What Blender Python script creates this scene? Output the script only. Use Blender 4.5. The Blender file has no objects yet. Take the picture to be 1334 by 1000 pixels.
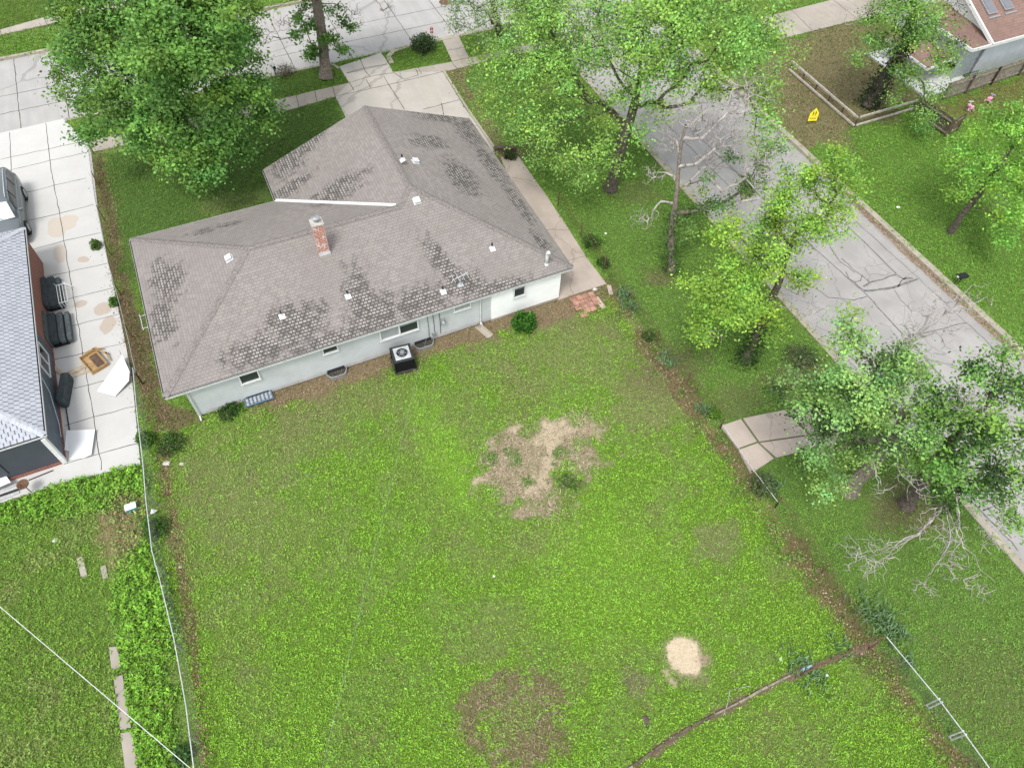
import bpy, math, random
import numpy as np
from mathutils import Vector, Matrix
R = math.radians
SC = bpy.context.scene
COL = SC.collection
rng = np.random.default_rng(7)
random.seed(7)

# ------------------------------------------------------------------ camera
CAM_F, CAM_PIT, CAM_ROLL, CAM_H = 950.3, 0.9444, 0.0383, 25.0
_c, _s = math.cos(CAM_PIT), math.sin(CAM_PIT)
FW = np.array([0, _c, -_s]); _r = np.array([1., 0, 0]); _u = np.array([0, _s, _c])
RT = math.cos(CAM_ROLL)*_r + math.sin(CAM_ROLL)*_u
UP = -math.sin(CAM_ROLL)*_r + math.cos(CAM_ROLL)*_u
cd = bpy.data.cameras.new('camera'); cam = bpy.data.objects.new('camera', cd); COL.objects.link(cam)
cd.sensor_fit = 'HORIZONTAL'; cd.sensor_width = 36; cd.lens = 36*CAM_F/1334; cd.clip_end = 2000; cd.clip_start = .1
cam.matrix_world = Matrix(((RT[0], UP[0], -FW[0], 0), (RT[1], UP[1], -FW[1], 0), (RT[2], UP[2], -FW[2], CAM_H), (0, 0, 0, 1)))
SC.camera = cam
SC.render.resolution_x, SC.render.resolution_y = 1024, 767

# ------------------------------------------------------------------ light
SUN_EL, SUN_AZ = 62, 200          # azimuth clockwise from +Y
w = bpy.data.worlds.new("World"); SC.world = w; w.use_nodes = True
nt = w.node_tree; nt.nodes.clear()
sky = nt.nodes.new('ShaderNodeTexSky'); sky.sky_type = 'NISHITA'; sky.sun_disc = False
sky.sun_elevation = R(SUN_EL); sky.sun_rotation = R(SUN_AZ)
hs = nt.nodes.new('ShaderNodeHueSaturation'); hs.inputs['Saturation'].default_value = .22
bg = nt.nodes.new('ShaderNodeBackground'); bg.inputs['Strength'].default_value = .145
wo = nt.nodes.new('ShaderNodeOutputWorld')
nt.links.new(sky.outputs[0], hs.inputs['Color']); nt.links.new(hs.outputs[0], bg.inputs[0]); nt.links.new(bg.outputs[0], wo.inputs[0])
sl = bpy.data.lights.new('sun', 'SUN'); sl.energy = 1.25; sl.angle = R(16); sl.color = (1, .97, .92)
so = bpy.data.objects.new('sun', sl); COL.objects.link(so)
sd = Vector((math.sin(R(SUN_AZ))*math.cos(R(SUN_EL)), math.cos(R(SUN_AZ))*math.cos(R(SUN_EL)), math.sin(R(SUN_EL))))
so.rotation_euler = sd.to_track_quat('Z', 'Y').to_euler()
SC.view_settings.view_transform = 'Standard'; SC.view_settings.look = 'None'
SC.view_settings.exposure = 1.28; SC.view_settings.gamma = 1

# ------------------------------------------------------------------ measuring helpers
def G(px, py, z=0.):
    """point of the photograph -> world point on the level z"""
    d = FW + (px-667)/CAM_F*RT - (py-500)/CAM_F*UP
    return np.array([0, 0, CAM_H]) + (z-CAM_H)/d[2]*d
def RAY(px, py, p0, n):
    d = FW + (px-667)/CAM_F*RT - (py-500)/CAM_F*UP
    c = np.array([0, 0, CAM_H]); t = np.dot(np.asarray(p0)-c, n)/np.dot(d, n)
    return c+t*d
def G2(px, py, z=0.): return G(px, py, z)[:2]
TH = R(26.26)
E1 = np.array([math.cos(TH), math.sin(TH)]); E2 = np.array([-math.sin(TH), math.cos(TH)])

# ------------------------------------------------------------------ object helpers
def tag(o, label=None, cat=None, group=None, kind=None):
    if label: o['label'] = label
    if cat: o['category'] = cat
    if group: o['group'] = group
    if kind: o['kind'] = kind
    return o
def empty(name, loc, label=None, cat=None, group=None, rz=0):
    o = bpy.data.objects.new(name, None); COL.objects.link(o); o.location = loc; o.rotation_euler = (0, 0, rz)
    return tag(o, label, cat, group)
def perp(d):
    d = np.asarray(d, float); d = d/(np.linalg.norm(d)+1e-12)
    a = np.array([0, 0, 1.]) if abs(d[2]) < .9 else np.array([1., 0, 0])
    x = np.cross(d, a); x /= np.linalg.norm(x); return x, np.cross(d, x)
class MB:
    def __init__(s): s.v = []; s.f = []; s.m = []; s.uv = {}
    def add(s, vs, fs, m=0):
        b = len(s.v); s.v += [tuple(float(c) for c in p) for p in vs]
        for f in fs: s.f.append([b+i for i in f]); s.m.append(m)
    def box(s, c, sx, sy, sz, rz=0., m=0, up=None):
        c = np.asarray(c, float); ca, sa = math.cos(rz), math.sin(rz)
        ax = np.array([ca, sa, 0])*sx/2; ay = np.array([-sa, ca, 0])*sy/2; az = np.array([0, 0, sz/2])
        s.obox(c, ax, ay, az, m)
    def obox(s, c, ax, ay, az, m=0):
        c = np.asarray(c, float); P = []
        for k in (-1, 1):
            for i, j in ((-1, -1), (1, -1), (1, 1), (-1, 1)): P.append(c+i*ax+j*ay+k*az)
        s.add(P, [(0, 3, 2, 1), (4, 5, 6, 7), (0, 1, 5, 4), (1, 2, 6, 5), (2, 3, 7, 6), (3, 0, 4, 7)], m)
    def prism(s, pts, z0, z1, m=0):
        n = len(pts); a = sum(pts[i][0]*pts[(i+1) % n][1]-pts[(i+1) % n][0]*pts[i][1] for i in range(n))
        if a < 0: pts = pts[::-1]
        V = [(p[0], p[1], z0) for p in pts]+[(p[0], p[1], z1) for p in pts]
        s.add(V, [tuple(range(n))[::-1], tuple(range(n, 2*n))]+[(i, (i+1) % n, n+(i+1) % n, n+i) for i in range(n)], m)
    def poly(s, pts, m=0): s.add(pts, [tuple(range(len(pts)))], m)
    def tube(s, pts, rad, n=6, m=0, caps=True, closed=False):
        pts = [np.asarray(p, float) for p in pts]; k = len(pts)
        if not hasattr(rad, '__len__'): rad = [rad]*k
        V = []; x = None
        for i in range(k):
            a = pts[(i-1) % k] if (i > 0 or closed) else pts[i]; b = pts[(i+1) % k] if (i < k-1 or closed) else pts[i]
            d = b-a; d = d/(np.linalg.norm(d)+1e-9)
            if x is None: x, y = perp(d)
            else:
                x = x-np.dot(x, d)*d; x /= (np.linalg.norm(x)+1e-9); y = np.cross(d, x)
            for j in range(n):
                t = 2*math.pi*j/n; V.append(pts[i]+rad[i]*(math.cos(t)*x+math.sin(t)*y))
        F = []
        for i in range(k if closed else k-1):
            for j in range(n):
                i2 = (i+1) % k
                F.append((i*n+j, i*n+(j+1) % n, i2*n+(j+1) % n, i2*n+j))
        if caps and not closed: F += [tuple(range(n))[::-1], tuple(range((k-1)*n, k*n))]
        s.add(V, F, m)
    def cyl(s, c, r, h, n=12, m=0, r2=None):
        c = np.asarray(c, float); s.tube([c, c+np.array([0, 0, h])], [r, r if r2 is None else r2], n, m)
    def grid(s, P, m=0, flip=False):
        """P: array (a,b,3)"""
        a, b = P.shape[:2]; F = []
        for i in range(a-1):
            for j in range(b-1):
                q = (i*b+j, (i+1)*b+j, (i+1)*b+j+1, i*b+j+1)
                F.append(q[::-1] if flip else q)
        s.add(P.reshape(-1, 3), F, m)
    def build(s, name, mats, parent=None, base=None, smooth=False, bevel=0, uvf=None):
        if not isinstance(mats, (list, tuple)): mats = [mats]
        b = np.array(parent.matrix_basis.translation if parent is not None and base is None else (base if base is not None else (0, 0, 0)), float)
        if parent is not None and base is None:
            pp = parent.parent
            while pp is not None: b = b+np.array(pp.matrix_basis.translation); pp = pp.parent
        me = bpy.data.meshes.new(name)
        V = (np.array(s.v)-b) if len(s.v) else np.zeros((0, 3))
        me.from_pydata(V.tolist(), [], s.f)
        for mt in mats: me.materials.append(mt)
        me.polygons.foreach_set('material_index', s.m)
        if smooth: me.polygons.foreach_set('use_smooth', [True]*len(s.f))
        if uvf:
            uvl = me.uv_layers.new(name='UVMap')
            for p in me.polygons:
                for li in p.loop_indices:
                    uvl.data[li].uv = uvf(s.v[me.loops[li].vertex_index], p.index)
        me.update()
        o = bpy.data.objects.new(name, me); COL.objects.link(o)
        if parent is not None: o.parent = parent
        else: o.location = b
        if bevel:
            md = o.modifiers.new('bevel', 'BEVEL'); md.width = bevel; md.segments = 2; md.limit_method = 'ANGLE'
        return o
def copy_tree(o, parent=None):
    c = o.copy(); COL.objects.link(c)
    if parent is not None: c.parent = parent
    for ch in [x for x in COL.objects if x.parent == o]: copy_tree(ch, c)
    return c
def fast_mesh(name, verts, faces, mat, cols=None, parent=None, base=None, smooth=False):
    """verts (N,3), faces (M,k) numpy; cols (N,3)"""
    b = np.array(base if base is not None else (0, 0, 0), float)
    me = bpy.data.meshes.new(name); k = faces.shape[1]; M = len(faces)
    me.vertices.add(len(verts)); me.vertices.foreach_set('co', (verts-b).astype(np.float32).ravel())
    me.loops.add(M*k); me.loops.foreach_set('vertex_index', faces.astype(np.int32).ravel())
    me.polygons.add(M); me.polygons.foreach_set('loop_start', (np.arange(M)*k).astype(np.int32))
    me.polygons.foreach_set('loop_total', np.full(M, k, np.int32))
    if smooth: me.polygons.foreach_set('use_smooth', np.ones(M, bool))
    if cols is not None:
        a = me.attributes.new('col', 'FLOAT_COLOR', 'POINT')
        a.data.foreach_set('color', np.c_[cols, np.ones(len(cols))].astype(np.float32).ravel())
    me.materials.append(mat); me.update(calc_edges=True); me.validate()
    o = bpy.data.objects.new(name, me); COL.objects.link(o)
    if parent is not None: o.parent = parent
    else: o.location = b
    return o

# ------------------------------------------------------------------ materials
ALB = .80
TH0 = R(26.26)
class NB:
    def __init__(s, name):
        s.mat = bpy.data.materials.new(name); s.mat.use_nodes = True; s.t = s.mat.node_tree; s.t.nodes.clear()
        s.out = s.n('ShaderNodeOutputMaterial'); s.b = s.n('ShaderNodeBsdfPrincipled'); s.l(s.b.outputs[0], s.out.inputs[0])
        s.b.inputs['Roughness'].default_value = .85
        s.b.inputs['Specular IOR Level'].default_value = .3
    def n(s, t, **k):
        x = s.t.nodes.new(t)
        for a, v in k.items(): setattr(x, a, v)
        return x
    def l(s, a, b): s.t.links.new(a, b)
    def geo(s):
        if not hasattr(s, '_g'): s._g = s.n('ShaderNodeNewGeometry')
        return s._g.outputs['Position']
    def noise(s, scale, detail=4, rough=.6, vec=None, dist=0):
        x = s.n('ShaderNodeTexNoise'); x.inputs['Scale'].default_value = scale; x.inputs['Detail'].default_value = detail
        x.inputs['Roughness'].default_value = rough; x.inputs['Distortion'].default_value = dist
        s.l(vec if vec is not None else s.geo(), x.inputs['Vector']); return x.outputs['Fac']
    def math(s, op, a, b=None, c=None, clamp=False):
        x = s.n('ShaderNodeMath', operation=op); x.use_clamp = clamp
        for i, v in enumerate((a, b, c)):
            if v is None: continue
            if isinstance(v, (int, float)): x.inputs[i].default_value = v
            else: s.l(v, x.inputs[i])
        return x.outputs[0]
    def ramp(s, f, lo, hi, a=0., b=1.):
        x = s.n('ShaderNodeMapRange'); x.interpolation_type = 'SMOOTHSTEP'
        for i, v in enumerate((f, lo, hi, a, b)):
            if isinstance(v, (int, float)): x.inputs[i].default_value = v
            else: s.l(v, x.inputs[i])
        return x.outputs[0]
    def mix(s, f, a, b, mode='MIX'):
        x = s.n('ShaderNodeMix', data_type='RGBA', blend_type=mode)
        for i, v in ((0, f), (6, a), (7, b)):
            if isinstance(v, (int, float)): x.inputs[i].default_value = v
            elif isinstance(v, tuple): x.inputs[i].default_value = (*v, 1)
            else: s.l(v, x.inputs[i])
        return x.outputs[2]
    def col(s, c):
        if isinstance(c, tuple): s.b.inputs['Base Color'].default_value = (*c, 1)
        else: s.l(c, s.b.inputs['Base Color'])
        return s
    def bump(s, h, dist=.01, strength=.6):
        x = s.n('ShaderNodeBump'); x.inputs['Distance'].default_value = dist; x.inputs['Strength'].default_value = strength
        s.l(h, x.inputs['Height']); s.l(x.outputs[0], s.b.inputs['Normal']); return s
    def blobs(s, lst, soft=.5, nz=None):
        """soft max of ellipses in world xy: (x, y, rx, ry, rot) -> 0..1"""
        acc = None
        for (x, y, rx, ry, rot) in lst:
            mp = s.n('ShaderNodeMapping', vector_type='TEXTURE'); mp.inputs['Location'].default_value = (x, y, 0)
            mp.inputs['Rotation'].default_value = (0, 0, rot); mp.inputs['Scale'].default_value = (rx, ry, 1e6)
            s.l(s.geo(), mp.inputs['Vector'])
            ln = s.n('ShaderNodeVectorMath', operation='LENGTH'); s.l(mp.outputs[0], ln.inputs[0])
            v = ln.outputs['Value']
            acc = v if acc is None else s.math('MINIMUM', acc, v)
        if nz is not None: acc = s.math('ADD', acc, nz)
        return s.ramp(acc, 1-soft, 1+soft*.6, 1, 0)
def simple(name, c, rough=.7, var=.15, scale=6, metal=0, bump=0, bscale=40, spec=.3, c2=None):
    c = tuple(x*ALB for x in c)
    m = NB(name); nz = m.noise(scale, 5, .65)
    d = tuple(x*(1-var*1.6) for x in c) if c2 is None else c2; h = tuple(min(1, x*(1+var)) for x in c)
    m.col(m.mix(m.ramp(nz, .3, .7), d, h))
    m.b.inputs['Roughness'].default_value = rough; m.b.inputs['Metallic'].default_value = metal
    m.b.inputs['Specular IOR Level'].default_value = spec
    if bump: m.bump(m.noise(bscale, 3), bump)
    return m.mat
def leafmat(name, trans=.35, rough=.55):
    m = NB(name); a = m.n('ShaderNodeAttribute', attribute_name='col')
    m.col(a.outputs['Color']); m.b.inputs['Roughness'].default_value = rough
    tr = m.n('ShaderNodeBsdfTranslucent'); m.l(a.outputs['Color'], tr.inputs['Color'])
    mx = m.n('ShaderNodeMixShader'); mx.inputs[0].default_value = trans
    m.l(m.b.outputs[0], mx.inputs[1]); m.l(tr.outputs[0], mx.inputs[2]); m.l(mx.outputs[0], m.out.inputs[0])
    return m.mat
M = {}
M['leaf'] = leafmat('leaf', .42); M['grass'] = leafmat('grass_blades', .25, .7)
def ground_mat():
    m = NB('ground_cover'); a = m.n('ShaderNodeAttribute', attribute_name='col'); c = a.outputs['Color']
    n1 = m.noise(14, 6, .75); n2 = m.noise(60, 4, .7)
    c = m.mix(m.ramp(n1, .3, .7, 0, .75), c, m.mix(1., c, (.55, .55, .5), 'MULTIPLY'))
    c = m.mix(m.ramp(n2, .45, .75, 0, .5), c, m.mix(1., c, (1.5, 1.4, 1.4), 'MULTIPLY'))
    m.col(c); m.b.inputs['Roughness'].default_value = .95; m.bump(n1, .05, .7); return m.mat
M['ground'] = ground_mat()
def concrete(name, c, stain=.25, blobs=None, blobcol=(.42, .33, .24), streak=True, bumpd=.004, jit=.9, cracks=0):
    c = tuple(x*ALB for x in c)
    m = NB(name); n1 = m.noise(.7, 5, .6); n2 = m.noise(5, 6, .7); n3 = m.noise(70, 3, .6)
    d = tuple(x*(1-stain) for x in c)
    col = m.mix(m.ramp(n1, .35, .68), c, d)
    col = m.mix(m.ramp(n2, .45, .75, 0, .45), col, tuple(x*(1-stain*.9)*k for x, k in zip(c, (1, .96, .9))))
    col = m.mix(m.ramp(n3, .35, .7, 0, .35), col, tuple(x*.72 for x in c))
    if cracks:
        mp = m.n('ShaderNodeMapping'); mp.inputs['Rotation'].default_value = (0, 0, -TH0); m.l(m.geo(), mp.inputs['Vector'])
        mq = m.n('ShaderNodeMapping'); mq.inputs['Scale'].default_value = (2.2, .12, 1); m.l(mp.outputs[0], mq.inputs['Vector'])
        col = m.mix(m.ramp(m.noise(1., 4, .6, mq.outputs[0]), .42, .62, 0, .45), col, tuple(x*.78 for x in c))
        nv = m.n('ShaderNodeTexNoise'); nv.inputs['Scale'].default_value = 1.1; nv.inputs['Detail'].default_value = 5; m.l(m.geo(), nv.inputs['Vector'])
        va = m.n('ShaderNodeVectorMath', operation='MULTIPLY_ADD'); va.inputs[1].default_value = (1.1, 1.1, 0); m.l(nv.outputs['Color'], va.inputs[0]); m.l(m.geo(), va.inputs[2])
        vo = m.n('ShaderNodeTexVoronoi', feature='DISTANCE_TO_EDGE'); vo.inputs['Scale'].default_value = cracks; m.l(va.outputs[0], vo.inputs['Vector'])
        col = m.mix(m.ramp(vo.outputs['Distance'], .003, .011, .42, 0), col, tuple(x*.4 for x in c))
    if blobs:
        for lst, bc, am in blobs:
            nz = m.math('MULTIPLY', m.math('SUBTRACT', m.noise(2.2, 4, .6), .5), jit)
            col = m.mix(m.math('MULTIPLY', m.blobs(lst, .12, nz), am), col, bc)
    m.col(col); m.b.inputs['Roughness'].default_value = .9; m.bump(n3, bumpd, .5); return m.mat
def bl(px, py, rx, ry=None, rot=0., z=0.):
    g = G(px, py, z); return (g[0], g[1], rx, ry or rx, rot)
M['drive_left'] = concrete('pale_concrete', (.60, .59, .565), .07, [
    ([bl(105, 396, .3, .22, .4), bl(134, 402, .42, .38), bl(141, 423, .36, .5, .3), bl(109, 338, .3, .2)], (.37, .31, .25), .85),
    ([bl(75, 296, .5, .8, .4), bl(88, 290, .5, .6), bl(78, 330, .3, .7, .4)], (.42, .34, .26), .6)])
M['drive'] = concrete('tan_concrete', (.52, .48, .43), .14, [([bl(560, 120, .5, 2.2, .3), bl(640, 180, .3, 1.5, .45)], (.33, .29, .24), .25)], cracks=.16)
M['walk'] = concrete('sidewalk_concrete', (.45, .40, .34), .25, None, cracks=.5)
M['street'] = concrete('street_concrete', (.46, .445, .425), .14, None, cracks=.13)
M['side_street'] = concrete('side_street_paving', (.42, .40, .385), .2, None, cracks=.4)
M['curb'] = concrete('curb_concrete', (.46, .41, .33), .25)
M['gutter_dirt'] = simple('gutter_dirt', (.16, .11, .07), .95, .4, 5, c2=(.27, .22, .17))
M['joint'] = simple('joint_tar', (.10, .095, .085), .9, .3)
M['crack'] = simple('crack_sealer', (.19, .18, .175), .8, .3, 12)
M['slab'] = concrete('patio_concrete', (.50, .42, .36), .22, None, cracks=.3)
M['wall_grey'] = NB('grey_block_paint')
_m = M['wall_grey']; _n = _m.noise(1.1, 5, .7); _sz = _m.n('ShaderNodeSeparateXYZ'); _m.l(_m.geo(), _sz.inputs[0])
_rw = _m.math('FRACT', _m.math('DIVIDE', _sz.outputs[2], .2)); _cc = _m.mix(_m.ramp(_n, .3, .75), (.47, .49, .49), (.39, .405, .41))
_cc = _m.mix(_m.ramp(_rw, .92, .97, 0, .22), _cc, (.25, .26, .26))
_cc = _m.mix(_m.ramp(_m.math('ADD', _sz.outputs[2], _m.math('MULTIPLY', _m.noise(4, 5, .7), .5)), .25, .55, .5, 0), _cc, (.26, .22, .17))
_m.col(_cc); _m.bump(_m.noise(40, 3), .003)
M['wall_grey'] = _m.mat
M['wall_white'] = simple('white_wall_paint', (1., 1., .98), .7, .03, 1.5)
M['white'] = simple('white_paint', (.75, .75, .73), .5, .06, 8)
M['white_metal'] = simple('white_metal', (.7, .71, .71), .35, .08, 8, metal=.1)
M['glass'] = NB('window_glass').col((.03, .035, .04)); M['glass'].b.inputs['Roughness'].default_value = .12; M['glass'].b.inputs['Specular IOR Level'].default_value = .6; M['glass'] = M['glass'].mat
M['blind'] = simple('window_blind', (.36, .38, .38), .5, .1, 10)
M['dark'] = simple('dark_metal', (.035, .037, .04), .5, .2, 10)
M['gutter_in'] = simple('dark_infill', (.07, .06, .05), .95, .3, 10)
M['galv'] = simple('galvanised_steel', (.42, .43, .44), .45, .2, 15, metal=.5)
M['pale_pipe'] = simple('pale_pipe', (.55, .57, .57), .5, .15, 8, metal=.15)
M['wire'] = simple('dull_fence_wire', (.14, .15, .13), .7, .2)
M['rust'] = simple('rusty_steel', (.16, .09, .055), .9, .3, 12)
M['wood_old'] = simple('weathered_wood', (.28, .245, .19), .9, .3, 7)
M['wood_rail'] = simple('pale_weathered_rail', (.46, .42, .35), .9, .2, 7)
M['wood_dark'] = simple('dark_rotten_wood', (.13, .10, .075), .95, .3, 7)
M['wood_tan'] = simple('tan_plywood', (.45, .29, .13), .7, .2, 5)
M['wood_pale'] = simple('pale_board', (.52, .44, .33), .8, .15, 5)
M['bark'] = simple('brown_bark', (.13, .105, .085), .95, .35, 9, bump=.02, bscale=18)
M['bark_grey'] = simple('grey_bark', (.21, .175, .145), .95, .3, 9, bump=.02, bscale=18)
M['deadwood'] = simple('bleached_dead_wood', (.42, .38, .35), .9, .3, 3)
M['deadwood_brown'] = simple('brown_dead_wood', (.24, .19, .15), .9, .3, 3)
M['cloth'] = simple('dark_cushion_cloth', (.055, .07, .075), .9, .2, 7, bump=.004)
M['cloth2'] = simple('grey_cushion_cloth', (.10, .12, .125), .9, .2, 7, bump=.004)
M['pink'] = simple('pink_plastic', (.75, .35, .5), .4, .05)
M['lilac'] = simple('lilac_plastic', (.5, .42, .7), .4, .05)
M['yellow'] = simple('yellow_plastic', (.85, .68, .02), .5, .04)
M['black'] = simple('black_plastic', (.012, .012, .013), .45, .1)
M['red'] = simple('red_plastic', (.5, .03, .03), .5, .05)
M['teal'] = simple('teal_plastic', (.05, .32, .4), .5, .05)
M['bluebar'] = simple('blue_bars', (.10, .17, .27), .5, .1)
M['tyre'] = simple('tyre_rubber', (.02, .02, .02), .85, .1)
M['brick_paver'] = simple('pink_brick_paver', (.42, .23, .17), .9, .25, 4)
M['stone'] = simple('pale_stone', (.55, .52, .47), .9, .2, 6)
def brick(name, c1, c2, mortar, sc=1.0, whiteness=0, bw=.22, rh=.075):
    m = NB(name); tc = m.n('ShaderNodeUVMap'); b = m.n('ShaderNodeTexBrick'); m.l(tc.outputs[0], b.inputs['Vector'])
    b.inputs['Scale'].default_value = 1; b.inputs['Brick Width'].default_value = bw*sc; b.inputs['Row Height'].default_value = rh*sc; b.inputs['Mortar Size'].default_value = .008*sc
    b.inputs['Color1'].default_value = (*c1, 1); b.inputs['Color2'].default_value = (*c2, 1); b.inputs['Mortar'].default_value = (*mortar, 1)
    c = b.outputs['Color']
    if whiteness: c = m.mix(m.ramp(m.noise(6, 4, .7), .48, .62, 0, whiteness), c, (.6, .57, .54))
    m.col(c); m.bump(b.outputs['Fac'], -.004); return m.mat
M['brick'] = brick('red_brick', (.24, .075, .05), (.17, .05, .035), (.25, .2, .17))
M['brick_worn'] = brick('worn_chimney_brick', (.42, .13, .08), (.3, .09, .06), (.5, .46, .42), 1., .85)
def shingle(name, base, dark, light, stains, bw=.30, rh=.17, edge=.018, amount=.9, gap=(.09, .085, .08), gapstr=.55, gapsize=.02, rowstr=.38):
    """tab shingles laid in rows up the slope (UV: metres along eave, metres up the slope)"""
    m = NB(name); uv = m.n('ShaderNodeUVMap'); sp = m.n('ShaderNodeSeparateXYZ'); m.l(uv.outputs[0], sp.inputs[0])
    def bk(c1, c2, c3, ms, bias=0.):
        b = m.n('ShaderNodeTexBrick'); m.l(uv.outputs[0], b.inputs['Vector']); b.inputs['Scale'].default_value = 1
        b.inputs['Brick Width'].default_value = bw; b.inputs['Row Height'].default_value = rh; b.inputs['Mortar Size'].default_value = ms
        b.inputs['Mortar Smooth'].default_value = .3; b.inputs['Bias'].default_value = bias
        for k, c in (('Color1', c1), ('Color2', c2), ('Mortar', c3)): b.inputs[k].default_value = (*c, 1)
        return b
    b1 = bk((0, 0, 0), (1, 1, 1), (.5, .5, .5), .0)
    rnd = m.n('ShaderNodeSeparateColor'); m.l(b1.outputs['Color'], rnd.inputs[0]); rnd = rnd.outputs[0]
    row = m.math('FLOOR', m.math('DIVIDE', sp.outputs[1], rh))
    uu = m.math('FRACT', m.math('ADD', m.math('DIVIDE', sp.outputs[0], bw), m.math('MULTIPLY', row, .5)))
    uc = m.math('ABSOLUTE', m.math('SUBTRACT', uu, .5)); slot = m.ramp(uc, .5-edge/bw*1.3, .5-edge/bw*.4)
    # row shade: darker just under each butt edge
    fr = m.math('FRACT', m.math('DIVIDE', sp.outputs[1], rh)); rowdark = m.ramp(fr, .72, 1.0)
    big = m.noise(.45, 4, .6)
    col = m.mix(m.ramp(rnd, 0, 1), tuple(x*.90 for x in base), tuple(x*1.10 for x in base))
    col = m.mix(m.ramp(big, .35, .65, 0, .5), col, tuple(x*.86 for x in base))
    col = m.mix(m.math('MULTIPLY', slot, gapstr), col, gap)
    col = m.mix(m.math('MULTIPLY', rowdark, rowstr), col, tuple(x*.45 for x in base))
    if stains:
        mpu = m.n('ShaderNodeMapping'); mpu.inputs['Scale'].default_value = (2.6, .8, 1); m.l(uv.outputs[0], mpu.inputs['Vector'])
        nz = m.math('MULTIPLY', m.math('SUBTRACT', m.noise(1.0, 8, .75, mpu.outputs[0]), .5), 2.6)
        v = m.blobs([(a_, b_, c_*1.05, d_*1.08, e_) for a_, b_, c_, d_, e_ in stains], .95, nz)
        b3 = bk((0, 0, 0), (1, 1, 1), (.5, .5, .5), 0.)
        s3 = m.n('ShaderNodeSeparateColor'); m.l(b3.outputs['Color'], s3.inputs[0]); rt = s3.outputs[0]
        slot2 = m.ramp(uc, .5-edge/bw*2.4, .5-edge/bw*.9)
        h2 = m.noise(5, 5, .8)
        st = m.math('MULTIPLY', m.ramp(m.math('SUBTRACT', m.math('MULTIPLY', v, 1.35), m.math('ADD', m.math('MULTIPLY', h2, .8), m.math('MULTIPLY', rt, .3))), -.2, .7), amount)
        sc = m.mix(m.ramp(rt, .1, .9), tuple(x*2.6 for x in dark), light)
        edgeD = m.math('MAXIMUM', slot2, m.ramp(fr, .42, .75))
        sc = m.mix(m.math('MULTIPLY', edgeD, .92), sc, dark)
        col = m.mix(m.math('MULTIPLY', m.ramp(v, .15, 1.), .38), col, tuple(x*.42 for x in base))
        col = m.mix(st, col, sc)
    col = m.mix(m.ramp(m.noise(25, 4, .8), .35, .7, 0, .3), col, m.mix(1., col, (.72, .7, .68), 'MULTIPLY'))
    m.col(col); m.b.inputs['Roughness'].default_value = .95
    h = m.math('SUBTRACT', m.math('SUBTRACT', 1., fr), m.math('MULTIPLY', slot, .8)); m.bump(h, .012, .6)
    return m.mat

# ------------------------------------------------------------------ ground cover (colour field on the ground sheet)
def vnoise(X, Y, sc, seed, octv=4, pers=.55):
    out = np.zeros(X.shape); amp = 1; tot = 0
    for o in range(octv):
        r = np.random.default_rng(seed*17+o); g = r.random((256, 256))
        x = X/sc*2**o+1000; y = Y/sc*2**o+1000; xi = np.floor(x).astype(int); yi = np.floor(y).astype(int)
        fx = x-xi; fy = y-yi; fx = fx*fx*(3-2*fx); fy = fy*fy*(3-2*fy)
        a = g[xi % 256, yi % 256]; b = g[(xi+1) % 256, yi % 256]; c = g[xi % 256, (yi+1) % 256]; d = g[(xi+1) % 256, (yi+1) % 256]
        out += amp*((a*(1-fx)+b*fx)*(1-fy)+(c*(1-fx)+d*fx)*fy); tot += amp; amp *= pers
    return out/tot
def inpoly(X, Y, pts):
    r = np.zeros(X.shape, bool); n = len(pts)
    for i in range(n):
        x1, y1 = pts[i][0], pts[i][1]; x2, y2 = pts[(i+1) % n][0], pts[(i+1) % n][1]
        c = ((y1 > Y) != (y2 > Y)) & (X < (x2-x1)*(Y-y1)/(y2-y1+1e-12)+x1); r ^= c
    return r
def pdist(X, Y, pts, closed=False):
    d = np.full(X.shape, 1e9); n = len(pts)
    for i in range(n if closed else n-1):
        ax, ay = pts[i][0], pts[i][1]; bx, by = pts[(i+1) % n][0], pts[(i+1) % n][1]
        t = np.clip(((X-ax)*(bx-ax)+(Y-ay)*(by-ay))/((bx-ax)**2+(by-ay)**2+1e-12), 0, 1)
        d = np.minimum(d, np.hypot(X-ax-t*(bx-ax), Y-ay-t*(by-ay)))
    return d
def PX(lst, z=0.): return [tuple(G2(a, b, z)) for a, b in lst]
def sstep(x, a, b): t = np.clip((x-a)/(b-a), 0, 1); return t*t*(3-2*t)
HA = np.array([-13.18, 15.45]); HL, HW_, HV, HD, HK, HE = 17.48, 9.41, 10.92, 2.50, .3873, 1.952
def hp(u, v, z=0.): q = HA+u*E1+v*E2; return np.array([q[0], q[1], z])
# street shapes, in world metres
NEAR0, NEAR1 = G2(82, 155), G2(534, 56)
SDIR = E1
def along(p, d, t): return np.asarray(p)+t*np.asarray(d)
# main street strip: near edge line through NEAR, far edge through (64,65)
nearp = G2(412, 85.5); farp = G2(180, 43)
W_near = np.dot(nearp, E2); W_far = np.dot(farp, E2)
def EW(a, b): return a*E1+b*E2        # world from (along E1, along E2)
def toEW(p): return np.dot(p, E1), np.dot(p, E2)
sideL = np.mean([np.dot(G2(*p), E1) for p in ((826, 173), (900, 255), (1040, 416), (1106, 480), (1326, 701))])
sideR = np.mean([np.dot(G2(*p), E1) for p in ((1004, 163), (1104, 252), (1334, 459))])
ZS = -.12      # street level
GX0, GX1, GY0, GY1, GR = -40, 41, 0.5, 60, .12
gx = np.arange(GX0, GX1, GR); gy = np.arange(GY0, GY1, GR)
X, Y = np.meshgrid(gx, gy, indexing='ij')
A_ = X*E1[0]+Y*E1[1]; B_ = X*E2[0]+Y*E2[1]
def c3(*c): return np.array(c, float)
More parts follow.
